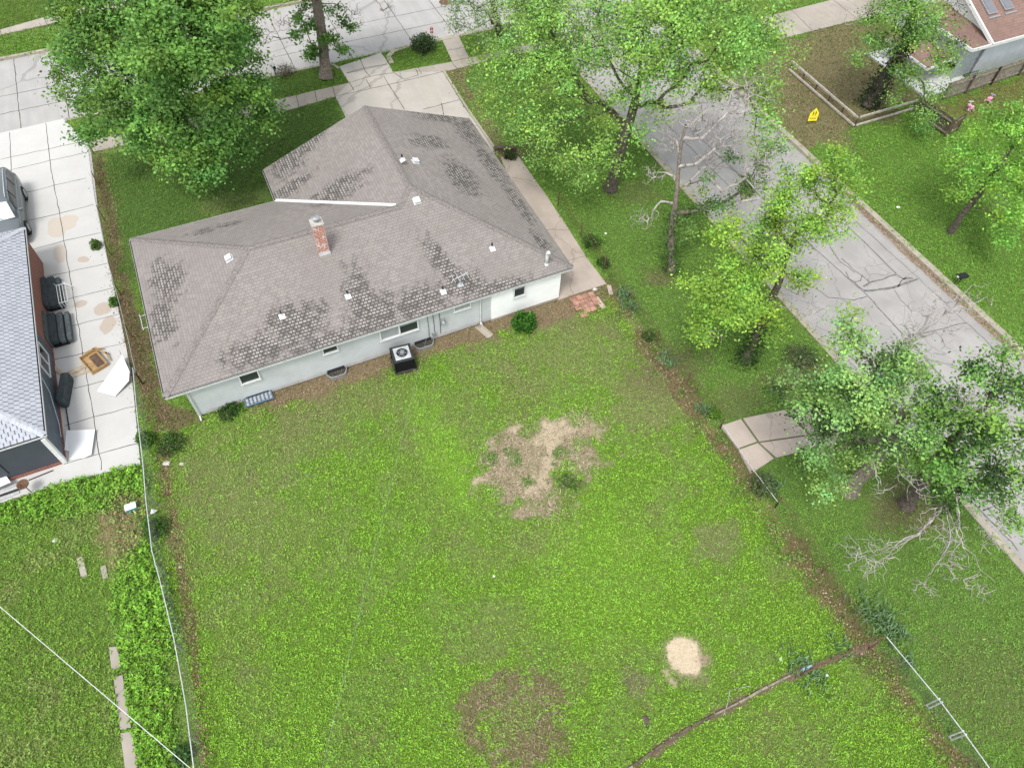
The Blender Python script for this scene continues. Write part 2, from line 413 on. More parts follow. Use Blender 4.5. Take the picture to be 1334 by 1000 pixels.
BRIGHT, MID, OLIVE = c3(.245, .455, .045), c3(.18, .33, .05), c3(.26, .32, .10)
SOIL, SAND, DARKG, LITTER = c3(.19, .135, .085), c3(.46, .38, .27), c3(.055, .105, .02), c3(.165, .10, .062)
GC = np.zeros(X.shape+(3,)); GC[:] = MID
TC = GC.copy(); DN = np.full(X.shape, .85); SZ = np.full(X.shape, 1.)
HT = np.full(X.shape, 0.)
nA = vnoise(X, Y, 3.5, 1); nB = vnoise(X, Y, 1.2, 2); nC = vnoise(X, Y, .45, 3); nD = vnoise(X, Y, 7, 4)
def blend(F, w, c): F[:] = F*(1-w[..., None])+w[..., None]*c
def paint(w, g=None, t=None, d=None, s=None):
    w = np.clip(w, 0, 1)
    if g is not None: blend(GC, w, g)
    if t is not None: blend(TC, w, t)
    if d is not None: DN[:] = DN*(1-w)+w*d
    if s is not None: SZ[:] = SZ*(1-w)+w*s
def soft(poly, e=.5, n=nB, amp=1.2):
    d = pdist(X, Y, poly, True); s = np.where(inpoly(X, Y, poly), d, -d)
    return sstep(s+(n-.5)*amp*2*e, -e*.5, e*.5)
def gauss(px, py, r, ry=None, n=nB, k=1.2):
    g = G2(px, py); ry = ry or r
    a = (X-g[0])*E1[0]+(Y-g[1])*E1[1]; b = (X-g[0])*E2[0]+(Y-g[1])*E2[1]
    return sstep(1.25-np.hypot(a/r, b/ry)+(n-.5)*k, 0, .8)
# everything: green with slow drift
w = sstep(nA, .35, .65)
paint(w, MID*.7, c3(.14, .27, .03)); paint(sstep(nD, .5, .7)*.5, OLIVE, OLIVE, .6)
# back yard
yard = PX([(170, 470), (240, 540), (742, 395), (792, 375), (1132, 845), (1262, 1009), (1330, 1100), (268, 1130), (205, 740)])
wy = soft(yard, .3)
paint(wy, BRIGHT*.4, BRIGHT, .95, 1.)
paint(wy*sstep(nB, .5, .68)*.55, OLIVE*.7, MID, .75)
paint(wy*sstep(vnoise(X, Y, 2.2, 9), .56, .72)*.35, SOIL*.8, OLIVE, .65)
dry = np.zeros(X.shape)
for a in [(300, 640, 2.4, 3, .75), (380, 700, 2.5, 2, .45), (400, 560, 3.4, 1.6, .7), (560, 550, 2.4, 2.2, .6), (850, 520, 2.6, 2.2, .95), (740, 450, 3.2, 2, .8), (640, 470, 2.4, 1.4, .55), (470, 520, 2.4, 1.4, .6), (300, 560, 1.6, 1, .4), (930, 700, 1.0, .8, .7), (650, 720, 1.6, 1, .5), (560, 640, 1.2, 2, .35), (640, 830, 1.5, 1.0, .55), (830, 900, .8, .6, .6), (800, 850, .9, .6, .4), (330, 900, 1, 1, .35), (1020, 960, 1.6, 1.2, .4), (780, 470, 2, 2, .5), (880, 430, 1.6, 2.4, .5), (300, 780, 1.2, 1.5, .3), (250, 700, .7, 2.5, .4)]:
    dry = np.maximum(dry, gauss(a[0], a[1], a[2], a[3], nC, 1.6)*a[4])
dry *= wy
paint(dry*.6, c3(.21, .175, .10), c3(.22, .27, .09), .66, .9)
paint(wy*gauss(580, 590, 1.0, 3.2, nC)*.8, BRIGHT*.6, BRIGHT*1.05, 1.)
paint(wy*gauss(790, 740, 3, 2.6, nC)*.6, BRIGHT*.55, BRIGHT*1.04, 1.)
# left strip beside the house, between wall and fence
paint(soft(PX([(122, 190), (132, 190), (215, 515), (262, 545), (230, 560), (176, 520), (150, 390)]), .5), c3(.17, .125, .075), c3(.12, .16, .03), .55)
# front lawn
paint(soft(PX([(135, 200), (436, 128), (455, 160), (480, 260), (170, 320), (185, 420), (160, 350)]), .4), c3(.07, .13, .025), c3(.125, .245, .035), .95, .8)
paint(gauss(300, 265, 2, 1)*.5, OLIVE*.8, OLIVE)
# parkways
paint(soft(PX([(330, 104), (412, 86), (440, 92), (452, 106), (378, 124), (200, 166)]), .2), c3(.07, .13, .02), c3(.13, .25, .03), .95, .8)
paint(soft(PX([(504, 80), (512, 66), (534, 57), (588, 50), (588, 78), (514, 93)]), .2), c3(.07, .13, .02), c3(.15, .29, .03), .95, .8)
# east side yard between back fence and side street
paint(soft(PX([(590, 90), (640, 80), (830, 180), (1045, 430), (1106, 490), (1290, 680), (1400, 800), (1300, 1020), (1135, 850), (800, 380), (680, 200)]), .4), c3(.10, .175, .035), c3(.18, .34, .05), .95, .9)
paint(soft(PX([(585, 95), (600, 92), (660, 190), (690, 210), (650, 205)]), .9), SOIL*.8, OLIVE, .45)
for a in [(870, 480, 2, 1.5, .6), (830, 250, 1.5, 1, .4), (700, 190, 1.6, 1, .5), (1180, 660, 1.6, 1.2, .7), (860, 360, 1., .8, .7), (1040, 490, 1.8, .8, .7), (960, 520, 1.2, 1, .4), (1290, 900, 2, 2, .3)]:
    paint(gauss(*a[:4], nC)*a[4], SOIL*.75, OLIVE*.7, .45)  # bare soil patches; the one at the dark elm's foot paints its shade in
# north-east corner: brown verge, then green
east = PX([(1000, 60), (1010, 160), (1104, 250), (1400, 510), (1700, 300), (1300, -80), (1100, -60)])
paint(soft(east, .4), c3(.10, .18, .03), c3(.175, .345, .045), .95, .9)
paint(soft(PX([(985, 65), (1125, 26), (1210, 55), (1225, 125), (1120, 165), (1090, 185), (1040, 195), (1000, 160)]), 1.6, nB, 1.4)*.85, c3(.22, .155, .10), c3(.16, .17, .06), .38)
paint(soft(PX([(1225, 150), (1260, 125), (1400, 60), (1400, 130), (1270, 150)]), 1.)*.75, c3(.20, .155, .07), c3(.16, .185, .035), .55)
# far side of the main street
paint(soft(PX([(-60, 55), (64, 36), (300, -15), (300, -60), (-60, -60)]), .2)*0.9, c3(.075, .13, .02), c3(.12, .23, .02), .9, .8)
# left neighbour's yard
paint(soft(PX([(-60, 665), (90, 628), (140, 640), (150, 760), (170, 1120), (-100, 1120)]), .5), c3(.10, .18, .03), c3(.20, .34, .045), .95, 1.1)
paint(soft(PX([(-60, 665), (90, 628), (140, 640), (150, 760), (170, 1120), (-100, 1120)]), .5)*sstep(nB, .5, .65)*.5, OLIVE*.6, OLIVE*1.05, .85)
paint(soft(PX([(-60, 665), (184, 605), (215, 760), (262, 1120), (172, 1120), (146, 800), (140, 660), (-60, 700)]), .4), c3(.08, .16, .03), c3(.21, .42, .045), 1., 1.6)
HT += soft(PX([(-60, 668), (184, 606), (215, 760), (262, 1120), (180, 1120), (150, 800), (140, 670), (-60, 700)]), .5)*.13*(.2+1.6*nB)*sstep(pdist(X, Y, PX([(-60, 668), (60, 640), (140, 700), (150, 800), (172, 1120)])), .0, .6)
paint(gauss(160, 690, .9, 1.6, nC)*.9, c3(.24, .16, .10), OLIVE, .35); HT *= 1-.8*gauss(160, 690, .9, 1.6, nC)
# dirt lines
hb_u = (X-HA[0])*E1[0]+(Y-HA[1])*E1[1]; hb_v = (X-HA[0])*E2[0]+(Y-HA[1])*E2[1]
wm = sstep(hb_v+(nB-.5)*1.9, -1.0, -.55)*sstep(.6-hb_v, 0, .2)*sstep(hb_u, 2.2, 3.6)*sstep(HL+1.8-hb_u, 0, .5)
paint(wm*.93, c3(.215, .155, .10), c3(.22, .18, .09), .3)
fenR = PX([(790, 372), (1130, 842), (1265, 1012)])
dR = pdist(X, Y, fenR)
paint(sstep(.5-dR+(nB-.5)*1.5, .0, .4)*.7, LITTER, c3(.14, .12, .05), .4)
paint(sstep(nC, .55, .62)*sstep(1.1-dR, 0, .4)*.7, c3(.06, .1, .02), MID, .9)
fenL = PX([(213, 590), (228, 700), (248, 800), (270, 1060)])
paint(sstep(.28-pdist(X, Y, fenL)+(nB-.5)*.9, 0, .2)*.65, c3(.15, .10, .06), OLIVE, .4)
paint(sstep(.16-pdist(X, Y, PX([(815, 1003), (900, 946), (950, 920), (1010, 890), (1040, 876), (1140, 838)]))+(nC-.5)*.3, 0, .1), c3(.17, .12, .085), OLIVE, .15)
# sandy patches
sp_ = soft(PX([(632, 585), (655, 562), (700, 556), (730, 548), (768, 566), (774, 590), (760, 612), (728, 612), (722, 645), (722, 664), (680, 668), (650, 645), (626, 625)]), .9, nC, 1.7)
paint(sp_*.9, c3(.30, .235, .165), c3(.09, .16, .03), .10)
paint(sp_*sstep(vnoise(X, Y, .9, 21), .5, .62)*.9, SAND, c3(.09, .16, .03), .03)
for q in [(732, 588), (728, 625), (690, 628), (666, 590), (640, 600)]:
    paint(gauss(q[0]+rng.normal(0, 3), q[1]+rng.normal(0, 3), .25, .35, nC, 3.2), c3(.10, .15, .04), c3(.14, .28, .05), 1., 1.2)
paint(gauss(735, 622, .55, .5, nC, 2.6), c3(.06, .1, .02), c3(.08, .17, .025), 1., 1.3)
paint(sstep(.12-pdist(X, Y, PX([(745, 530), (762, 552), (775, 575)]))+(nC-.5)*.9, 0, .2)*.8, c3(.33, .24, .17), OLIVE, .3)
paint(gauss(896, 858, .78, .9, nC, .8)*.7, c3(.25, .2, .15), OLIVE, .3)
_g = G2(893, 853); _ra = np.hypot(((X-_g[0])*E1[0]+(Y-_g[1])*E1[1])/.60, ((X-_g[0])*E2[0]+(Y-_g[1])*E2[1])/.70)
paint(sstep(1.0-_ra+(nC-.5)*.35, -.04, .10), SAND*1.12, c3(.3, .25, .15), .0)
paint(gauss(918, 858, .3, .35, nC), c3(.3, .22, .17), OLIVE, .1)
paint(sstep(.08-pdist(X, Y, PX([(866, 873), (874, 886), (880, 892)]))+(nC-.5)*.12, 0, .06), SAND*.85, None, .05)
r_ = pdist(X, Y, PX([(640, 905), (690, 885), (725, 900), (728, 930), (700, 975), (650, 985), (615, 960), (612, 930)]), True)
paint(sstep(.36-r_+(nC-.5)*2.2, 0, .45)*.7, c3(.17, .115, .075), c3(.14, .13, .05), .30); paint(gauss(670, 935, 1.3, 1.3, nC, 2.5)*.6, c3(.16, .12, .07), OLIVE, .5)
paint(gauss(824, 893, .5, .5, nC, 2.5)*.6, c3(.15, .12, .09), OLIVE, .45)
paint(gauss(932, 700, 1.1, .8, nC, 4)*.3, c3(.17, .14, .10), OLIVE, .6)
# paved areas get no tufts; the sheet drops below the streets
paved = []
def pave(poly): paved.append(poly); return poly
P_DL = pave(PX([(-200, 219), (82, 155), (112, 184), (119, 199), (128, 275), (143, 350), (158, 420), (172, 490), (183, 605), (85, 628), (0, 655), (-200, 715)]))
P_DR = pave(PX([(449, 150), (437, 126), (378, 143), (118, 198), (113, 184), (378, 126), (455, 108), (442, 88), (496, 69), (503, 78), (512, 94), (588, 80), (655, 66), (720, 50), (724, 58), (660, 73), (577, 94), (605, 140), (646, 194), (640, 200)]))
P_ST = pave(PX([(652, 205), (675, 204), (711, 254), (742, 301), (764, 336), (790, 370), (727, 391)]))
P_SL = pave(PX([(938, 555), (966, 545), (1000, 534), (1060, 532), (1095, 540), (1105, 572), (1010, 597), (978, 617)]))
pave(PX([(990, 24), (1068, 4), (1200, -30), (1320, -60), (1330, -30), (1205, 3), (1121, 25), (1032, 47), (1000, 55)]))
pave(PX([(-100, 66), (0, 39), (82, 16), (200, -14), (400, -60), (400, -48), (205, -2), (84, 27), (0, 46), (-100, 78)]))
pave(PX([(575, 50), (597, 46), (611, 75), (589, 80)]))
for _q in [[(144, 845), (155, 844), (157, 866), (147, 871)], [(149, 884), (160, 882), (170, 944), (158, 948)], [(158, 957), (172, 954), (181, 1006), (166, 1010)]]: pave(PX(_q))
streetmask = ((B_ > W_near) & (B_ < W_far)) | ((A_ > sideL) & (A_ < sideR) & (B_ < W_near+1)) | ((A_ > sideL) & (A_ < sideR) & (B_ > W_far-1))
apron = inpoly(X, Y, P_DL)
nog = streetmask.copy()
for p in paved: nog |= inpoly(X, Y, p)
nog |= (hb_u > .7) & (hb_u < HL-.4) & (hb_v > .1) & (hb_v < HW_) | (hb_u > HL-HV+.4) & (hb_u < HL-.4) & (hb_v > .1) & (hb_v < HW_+HD-.3)
GZ = np.where(streetmask, ZS-.06, 0.)+(vnoise(X, Y, 1.3, 31, 3)-.5)*.05-.03
GZ = np.where(nog & ~streetmask, -.06, GZ)
# far ground: big apron ring around the fine sheet, one mesh
nx, ny = len(gx), len(gy)
V = np.c_[X.ravel(), Y.ravel(), GZ.ravel()]
idx = np.arange(nx*ny).reshape(nx, ny)
F = np.stack([idx[:-1, :-1].ravel(), idx[1:, :-1].ravel(), idx[1:, 1:].ravel(), idx[:-1, 1:].ravel()], 1)
xa, xb, ya, yb = gx[0], gx[-1], gy[0], gy[-1]; BIG = 500; b0 = len(V)
ring = [(-BIG, -BIG), (xa, -BIG), (xb, -BIG), (BIG, -BIG), (BIG, ya), (BIG, yb), (BIG, BIG), (xb, BIG), (xa, BIG), (-BIG, BIG), (-BIG, yb), (-BIG, ya), (xa, ya), (xb, ya), (xb, yb), (xa, yb)]
V = np.r_[V, [(x, y, -.09) for x, y in ring]]
F = np.r_[F, np.array([(0, 1, 12, 11), (1, 2, 13, 12), (2, 3, 4, 13), (13, 4, 5, 14), (14, 5, 6, 7), (15, 14, 7, 8), (10, 15, 8, 9), (11, 12, 15, 10)])+b0]
CC = np.r_[GC.reshape(-1, 3), np.tile(c3(.08, .14, .022), (16, 1))]
tag(fast_mesh('ground', V, F, M['ground'], CC, smooth=True), kind='structure')

# ------------------------------------------------------------------ leaf / blade scatter
def leaves(C, size, cols, up=.35, asp=.55, r=rng, out=None):
    """rhombic leaves around centres C; size (N,), returns verts, faces, colours"""
    N = len(C); d = r.normal(size=(N, 3)); d[:, 2] *= .6; d /= np.linalg.norm(d, axis=1)[:, None]
    n = r.normal(size=(N, 3)); n[:, 2] += up*3; n = n if out is None else n+out*2.2; n -= (n*d).sum(1)[:, None]*d; n /= np.linalg.norm(n, axis=1)[:, None]
    s = np.cross(n, d); L = size[:, None]; W_ = L*asp
    V = np.stack([C-d*L*.5, C+s*W_*.5+n*L*.05, C+d*L*.5, C-s*W_*.5+n*L*.05], 1).reshape(-1, 3)
    F = np.arange(4*N).reshape(N, 4); return V, F, np.repeat(cols, 4, 0)
def field(F, x, y):
    i = np.clip(((x-GX0)/GR+.5).astype(int), 0, nx-1); j = np.clip(((y-GY0)/GR+.5).astype(int), 0, ny-1); return F[i, j]
DNM = np.where(nog, 0, DN)
pe = pdist(X, Y, PX([(0, 655), (85, 628), (183, 605)]))
N0 = 4200000
xs = rng.uniform(GX0, GX1, N0); ys = GY0+(GY1-GY0)*rng.random(N0)**1.45
pr = field(DNM, xs, ys)
# keep what the photograph shows of the ground plus a margin
half = 17+.42*ys+3
keep = (rng.random(N0) < pr) & (np.abs(xs) < half)
xs, ys = xs[keep], ys[keep]
tc = field(TC, xs, ys); sz = field(SZ, xs, ys); ht = field(HT, xs, ys)
cl = vnoise(xs, ys, .16, 55, 2)
n = len(xs)
f_ = (.72+.5*rng.random(n))*(.88+.28*sstep(cl, .35, .65))*np.where(rng.random(n) < .13, .4, 1.); tint = rng.normal(0, .07, (n, 1))
cols = np.clip(tc*f_[:, None]*np.c_[1+tint, np.ones(n), 1-tint], .004, .9)
brown = rng.random(n) < .06; cols[brown] = c3(.2, .15, .08)*(.6+.7*rng.random((brown.sum(), 1)))
size = (.04+.05*rng.random(n)+.05*(rng.random(n) < .06))*(.75+.5*field(nB, xs, ys))*sz*(1+.012*np.maximum(0, ys-12))
zz = .0+.11*rng.random(n)*sz*sstep(cl, .35, .65)+ht*rng.random(n)**.6*(1+sstep(cl, .4, .7))
zz += np.where((ys > 0), field(GZ, xs, ys), 0)+.015
Vg, Fg, Cg = leaves(np.c_[xs, ys, zz], size*.92, cols, .45, .42)
tag(fast_mesh('grass', Vg, Fg, M['grass'], Cg), 'green grass and clover covering the yards and verges', 'grass', kind='stuff')
del Vg, Fg, Cg
# dead leaves and litter along fences and wall
def litter(name, label, N, sampler, pal, smin=.04, smax=.1):
    p = sampler(N); c = np.array(pal)[rng.integers(0, len(pal), len(p))]*(.7+.6*rng.random((len(p), 1)))
    v, f, cc = leaves(np.c_[p, .0+.03*rng.random(len(p))], rng.uniform(smin, smax, len(p)), c, .9, .6)
    tag(fast_mesh(name, v, f, M['grass'], cc), label, 'leaf litter', kind='stuff')
def along_line(pts, wd, off=0.):
    P = np.array(pts); seg = np.linalg.norm(np.diff(P, axis=0), axis=1); cum = np.r_[0, np.cumsum(seg)]
    def f(N):
        t = rng.uniform(0, cum[-1], N); k = np.clip(np.searchsorted(cum, t)-1, 0, len(seg)-1)
        d = (P[k+1]-P[k])/seg[k][:, None]; q = P[k]+d*(t-cum[k])[:, None]; nn = np.c_[-d[:, 1], d[:, 0]]
        return q+nn*(rng.normal(0, wd, N)+off)[:, None]
    return f
LP = [(.30, .18, .11), (.22, .12, .07), (.38, .27, .19), (.14, .08, .05), (.45, .37, .28)]
litter('leaf_litter', 'brown dead leaves strewn along the right chain link fence line', 2600, along_line(fenR, .28, -.12), LP)
litter('leaf_litter', 'orange brown leaf mulch along the grey back wall of the house', 2400, along_line([hp(2.6, -.45)[:2], hp(17.5, -.45)[:2]], .33), [(.34, .24, .15), (.25, .17, .10), (.42, .31, .2)], .03, .08)
litter('leaf_litter', 'brown leaves between the left fence and the left house wall', 2600, along_line(PX([(128, 215), (150, 370), (178, 500), (215, 590)]), .3, .2), LP[:4])
litter('leaf_litter', 'thin line of brown leaves inside the left chain link fence', 1500, along_line(fenL, .16), LP[:4])
litter('leaf_litter', 'heap of reddish leaves in the weeds beside the left fence', 600, along_line(PX([(150, 675), (165, 640), (172, 620)]), .35), LP)
def spread(px, py, rr):
    g = G2(px, py)
    return lambda N: g+rng.normal(0, rr, (N, 2))
litter('leaf_litter', 'brown leaves on the bare verge around the yellow sign', 1500, spread(1060, 120, 2.3), LP)

def straw(name, label, N, sampler, pal, ln=(.08, .22)):
    p = sampler(N); c = np.array(pal)[rng.integers(0, len(pal), len(p))]*(.7+.6*rng.random((len(p), 1)))
    v, f, cc = leaves(np.c_[p, .01+.025*rng.random(len(p))], rng.uniform(*ln, len(p)), c, 1.5, .09)
    tag(fast_mesh(name, v, f, M['grass'], cc), label, 'dead thatch', kind='stuff')
ST = [(.50, .42, .30), (.40, .31, .21), (.30, .22, .15), (.58, .50, .38)]
def blobpts(lst):
    def f(N):
        k = rng.integers(0, len(lst), N); q = np.array([G2(a[0], a[1]) for a in lst]); rr = np.array([a[2] for a in lst]); return q[k]+rng.normal(size=(N, 2))*rr[k][:, None]
    return f
straw('thatch', 'pale dead thatch scattered over the sandy patch in the lawn', 5200, blobpts([(650, 590, .5), (690, 580, .8), (740, 570, .7), (680, 630, .8), (700, 650, .6), (755, 600, .4), (760, 550, .4), (650, 620, .4)]), ST)
straw('thatch', 'dry brown thatch on the dark ring patch near the bottom of the lawn', 2400, blobpts([(640, 905, .35), (690, 890, .4), (722, 920, .4), (700, 975, .4), (615, 950, .4), (650, 985, .4), (670, 930, .7)]), [(.3, .21, .15), (.22, .14, .10), (.4, .31, .22)])
straw('thatch', 'thin dry straw across the worn lawn right of the round bush', 3000, blobpts([(740, 450, 2.0), (850, 520, 1.8), (820, 450, 1.5), (640, 470, 1.2)]), ST, (.06, .15))
straw('thatch', 'thin dry straw across the worn lawn near the left fence', 2600, blobpts([(300, 640, 1.8), (380, 600, 2.0), (400, 560, 1.5), (560, 560, 1.2), (330, 700, 1.2)]), ST, (.06, .15))
# ------------------------------------------------------------------ paving
def sheet(name, poly, z, mat, lines=(), lw=.035, lm=None, thick=None, wob=.012):
    mb = MB(); mb.prism([tuple(p) for p in poly], z-(thick or .1), z, 0)
    for ln in lines:
        wd = lw
        if isinstance(ln, tuple) and isinstance(ln[0], (int, float)): wd, ln = ln; wd *= 1.15
        pts = []
        for a, b in zip(ln[:-1], ln[1:]):
            a = np.array(a); b = np.array(b); k = max(2, int(np.linalg.norm(b-a)/.35))
            for t in np.linspace(0, 1, k, endpoint=False): pts.append(a+(b-a)*t)
        pts.append(np.array(ln[-1])); pts = [p+rng.normal(0, wob, 2) for p in pts]
        L_, R_ = [], []
        for i, p in enumerate(pts):
            d = pts[min(i+1, len(pts)-1)]-pts[max(i-1, 0)]; d /= np.linalg.norm(d)+1e-9; nn = np.array([-d[1], d[0]])*wd/2*(.7+.6*rng.random())
            L_.append((*(p+nn), z+.004)); R_.append((*(p-nn), z+.004))
        mb.grid(np.array([L_, R_]), 1)
    return tag(mb.build(name, [mat, lm or M['joint']], base=(0, 0, 0)), kind='structure')
# main street (long strip both ways) and side street
a0 = np.dot(G2(300, 20), E1)
gut = .45
mainL = [PX([(-60, 134), (0, 122), (79, 108), (514, 19), (560, 9)]),]
cj = []
for (x, y) in [(17, 80), (75, 70), (363, 46), (433, 30), (509, 11), (560, 0), (200, 60), (280, 40)]:
    a = np.dot(G2(x, y), E1); cj.append([tuple(EW(a, W_near)), tuple(EW(a, W_far))])
mid = (W_near+W_far)/2
lines = cj+[[tuple(EW(-60, mid)), tuple(EW(60, mid))], [tuple(EW(-60, W_near+2.1)), tuple(EW(60, W_near+2.1))]]
sheet('street', [EW(-120, W_near), EW(120, W_near), EW(120, W_far), EW(-120, W_far)], ZS, M['street'], lines, .04)
SLn = [(.055, PX([(1040, 268), (1106, 292), (1170, 355)])[1:]), (.05, PX([(900, 165), (1060, 319), (1132, 383), (1183, 439), (1334, 600)])),
       (.10, PX([(1127, 377), (1147, 375), (1165, 372), (1182, 366), (1198, 361)])), (.07, PX([(1126, 371), (1134, 365), (1152, 361), (1170, 355), (1178, 361), (1190, 360)])),
       (.05, PX([(1081, 314), (1088, 328), (1096, 339), (1106, 346), (1114, 352)])), (.05, PX([(1098, 334), (1115, 350), (1134, 365)])),
       (.045, PX([(1104, 352), (1107, 360), (1114, 365), (1127, 376)])), (.045, PX([(1114, 365), (1122, 363), (1125, 356)])), (.03, PX([(1167, 375), (1176, 390), (1190, 403)])),
       (.05, PX([(1172, 371), (1176, 363), (1182, 358)])), (.04, PX([(1060, 370), (1080, 385), (1114, 388), (1130, 384)])),
       (.035, PX([(1116, 286), (1198, 360), (1300, 454), (1334, 484)])), (.05, PX([(828, 176), (897, 245), (1047, 423), (1110, 484), (1330, 715)])),
       (.03, PX([(1078, 455), (1100, 462), (1120, 480)])), (.04, PX([(860, 150), (960, 250), (1010, 230)])), (.035, PX([(940, 200), (1000, 262), (1060, 319)])),
       (.04, PX([(1285, 663), (1334, 640)])), (.04, PX([(1290, 660), (1320, 700)])), (.05, PX([(1183, 439), (1230, 425), (1262, 418)])), (.04, PX([(870, 140), (930, 130)])), (.04, PX([(1240, 500), (1290, 520), (1334, 500)]))]
sheet('side_street', [EW(sideL, -200), EW(sideR, -200), EW(sideR, W_near+.02), EW(sideL, W_near+.02)], ZS-.005, M['side_street'], SLn, .05, M['crack'], wob=.02)
sheet('side_street', [EW(sideL, W_far-.02), EW(sideR, W_far-.02), EW(sideR, 200), EW(sideL, 200)], ZS-.005, M['side_street'])
def strip(name, pts, wd, z0, z1, mat, m2=None):
    mb = MB()
    pts = [np.array(p) for p in pts]; q = []
    for i, p in enumerate(pts):
        d = pts[min(i+1, len(pts)-1)]-pts[max(i-1, 0)]; d /= np.linalg.norm(d)+1e-9; nn = np.array([-d[1], d[0]])*wd/2
        q.append((p+nn, p-nn))
    P = np.array([[(*a, z0), (*a, z1), (*b, z1), (*b, z0)] for a, b in q])
    mb.grid(P, 0, True); mb.poly([tuple(x) for x in P[0]][::-1]); mb.poly([tuple(x) for x in P[-1]])
    return tag(mb.build(name, mat), kind='structure')
aDl, aDr = np.dot(G2(442, 87), E1), np.dot(G2(500, 70), E1)
aLd = np.dot(G2(82, 155), E1)
cz = .03
strip('kerb', [EW(aLd+.15, W_near-.1), EW(aDl-.8, W_near-.1), EW(aDl-.25, W_near-.35), EW(aDl-.1, W_near-.8)], .17, ZS-.05, cz, M['curb'])
strip('kerb', [EW(aDr+.1, W_near-1.5), EW(aDr+.15, W_near-.7), EW(aDr+.7, W_near-.2), EW(aDr+1.6, W_near-.08), EW(sideL-2.6, W_near-.08), EW(sideL-1., W_near-.6), EW(sideL-.25, W_near-1.6), EW(sideL-.16, W_near-3.), EW(sideL-.16, -80)], .30, ZS-.05, cz, M['curb'])
strip('kerb', [EW(120, W_near-.09), EW(sideR+2.6, W_near-.09), EW(sideR+1., W_near-.6), EW(sideR+.25, W_near-1.6), EW(sideR+.15, W_near-3.), EW(sideR+.15, -80)], .32, ZS-.05, cz+.02, M['curb'])
strip('kerb', [EW(-120, W_far+.1), EW(sideL-.2, W_far+.1)], .2, ZS-.05, cz, M['curb'])
strip('kerb', [EW(sideR+.2, W_far+.1), EW(120, W_far+.1)], .2, ZS-.05, cz, M['curb'])
# debris lying in the east gutter
mb = MB()
b_hi, b_lo = np.dot(G2(1108, 262), E2), np.dot(G2(1310, 445), E2)
bb = np.linspace(b_hi, b_lo, 46); wv = .12+.3*np.clip(vnoise(bb, bb*0, 1.6, 77), 0, 1)*np.sin(np.linspace(0.1, 3.0, 46))+.06
mb.grid(np.array([[(*EW(sideR-.01, b), ZS+.006) for b in bb], [(*EW(sideR-x, b), ZS+.003) for b, x in zip(bb, wv)]]), 0, True)
tag(mb.build('gutter_silt', M['gutter_dirt']), kind='structure')
litter('leaf_litter', 'brown leaves lying in the gutter along the far kerb of the side street', 900, lambda N: np.array([EW(sideR-.05-.35*rng.random()**2, rng.uniform(b_lo-3, b_hi+3)) for _ in range(N)]), LP)
# driveways, pavements
cross = [[(0, 225), (66, 209.5), (113, 199)], [(0, 208), (112, 184)], [(-40, 258), (40, 250), (72, 241.5), (112.6, 232)], [(-40, 304), (40, 287), (78, 278), (122, 267)], [(38, 326.6), (84, 314), (132, 303)], [(56, 362), (89, 354.7), (140, 343)], [(76, 393), (96, 388), (148, 375)], [(94, 425), (101, 423), (155, 409)], [(69, 469), (110, 460), (164, 446)], [(96, 506), (116, 501), (172, 487)], [(84, 555), (122, 543), (176, 529)], [(84, 604.6), (130, 590.5), (181, 577)]]
lng = [[(60, 161), (66, 217), (84, 314), (102, 423), (113.5, 492), (122, 543), (132.6, 612)], [(13, 173), (15, 224), (22, 300)]]
sheet('driveway', P_DL, .012, M['drive_left'], [PX(l) for l in cross+lng], .028, None, .2)
sheet('driveway', PX([(442, 87), (496, 69), (503, 78), (512, 94), (577, 94), (605, 140), (648, 198), (560, 230), (470, 215), (449, 150), (437, 126), (455, 108)]), .012, M['drive'],
      [PX([(452, 96), (503, 84)])]+[PX(l) for l in [[(451, 96), (478, 88), (505, 84)], [(455, 108), (487, 99), (513, 95)], [(475, 91), (482, 100)], [(468, 75), (475, 91)], [(455, 108), (461, 118)], [(477, 104), (483, 115)], [(500, 100), (527, 143)], [(513, 95), (527, 104), (545, 98)], [(552, 143), (600, 130)], [(545, 98), (541, 90)], [(437, 126), (500, 112), (577, 94)], [(575, 135), (578, 150)]]], .04, None, .2)
sheet('sidewalk', PX([(442, 88), (455, 107), (437, 125), (378, 143), (118, 199), (113, 185), (378, 126), (453, 107)])[1:] and PX([(455, 108), (437, 126), (378, 143), (121, 198), (114, 184), (378, 126)]), .008, M['walk'], [PX(l) for l in [[(410, 117), (413, 132)], [(433, 112), (437, 126)], [(385, 124), (390, 140)], [(340, 134), (344, 150)], [(300, 143), (305, 159)], [(255, 153), (260, 169)], [(210, 162), (215, 178)], [(165, 172), (170, 188)]]])
sheet('sidewalk', PX([(512, 94.5), (588, 81), (660, 64.5), (760, 42), (768, 52), (662, 73), (577, 94)]), .008, M['walk'], [PX(l) for l in [[(588, 81), (596, 90)], [(627, 72), (634, 80)], [(545, 88), (549, 97)], [(610, 76), (614, 85)], [(690, 58), (697, 66)]]])
sheet('sidewalk', PX([(575, 50), (597, 46), (611, 75), (589, 80)]), .006, M['walk'], [PX([(583, 66), (605, 62)])])
rk = strip('driveway_edging', PX([(578, 93), (606, 138), (628, 170), (648, 199)]), .12, -.05, .07, M['curb'])
sheet('sidewalk', PX([(990, 24), (1068, 4), (1200, -30), (1320, -60), (1330, -30), (1205, 3), (1121, 25), (1032, 47), (1000, 55)]), .01, M['walk'], [PX(l) for l in [[(1030, 13), (1058, 40)], [(1085, 0), (1118, 26)], [(1140, -15), (1170, 12)]]])
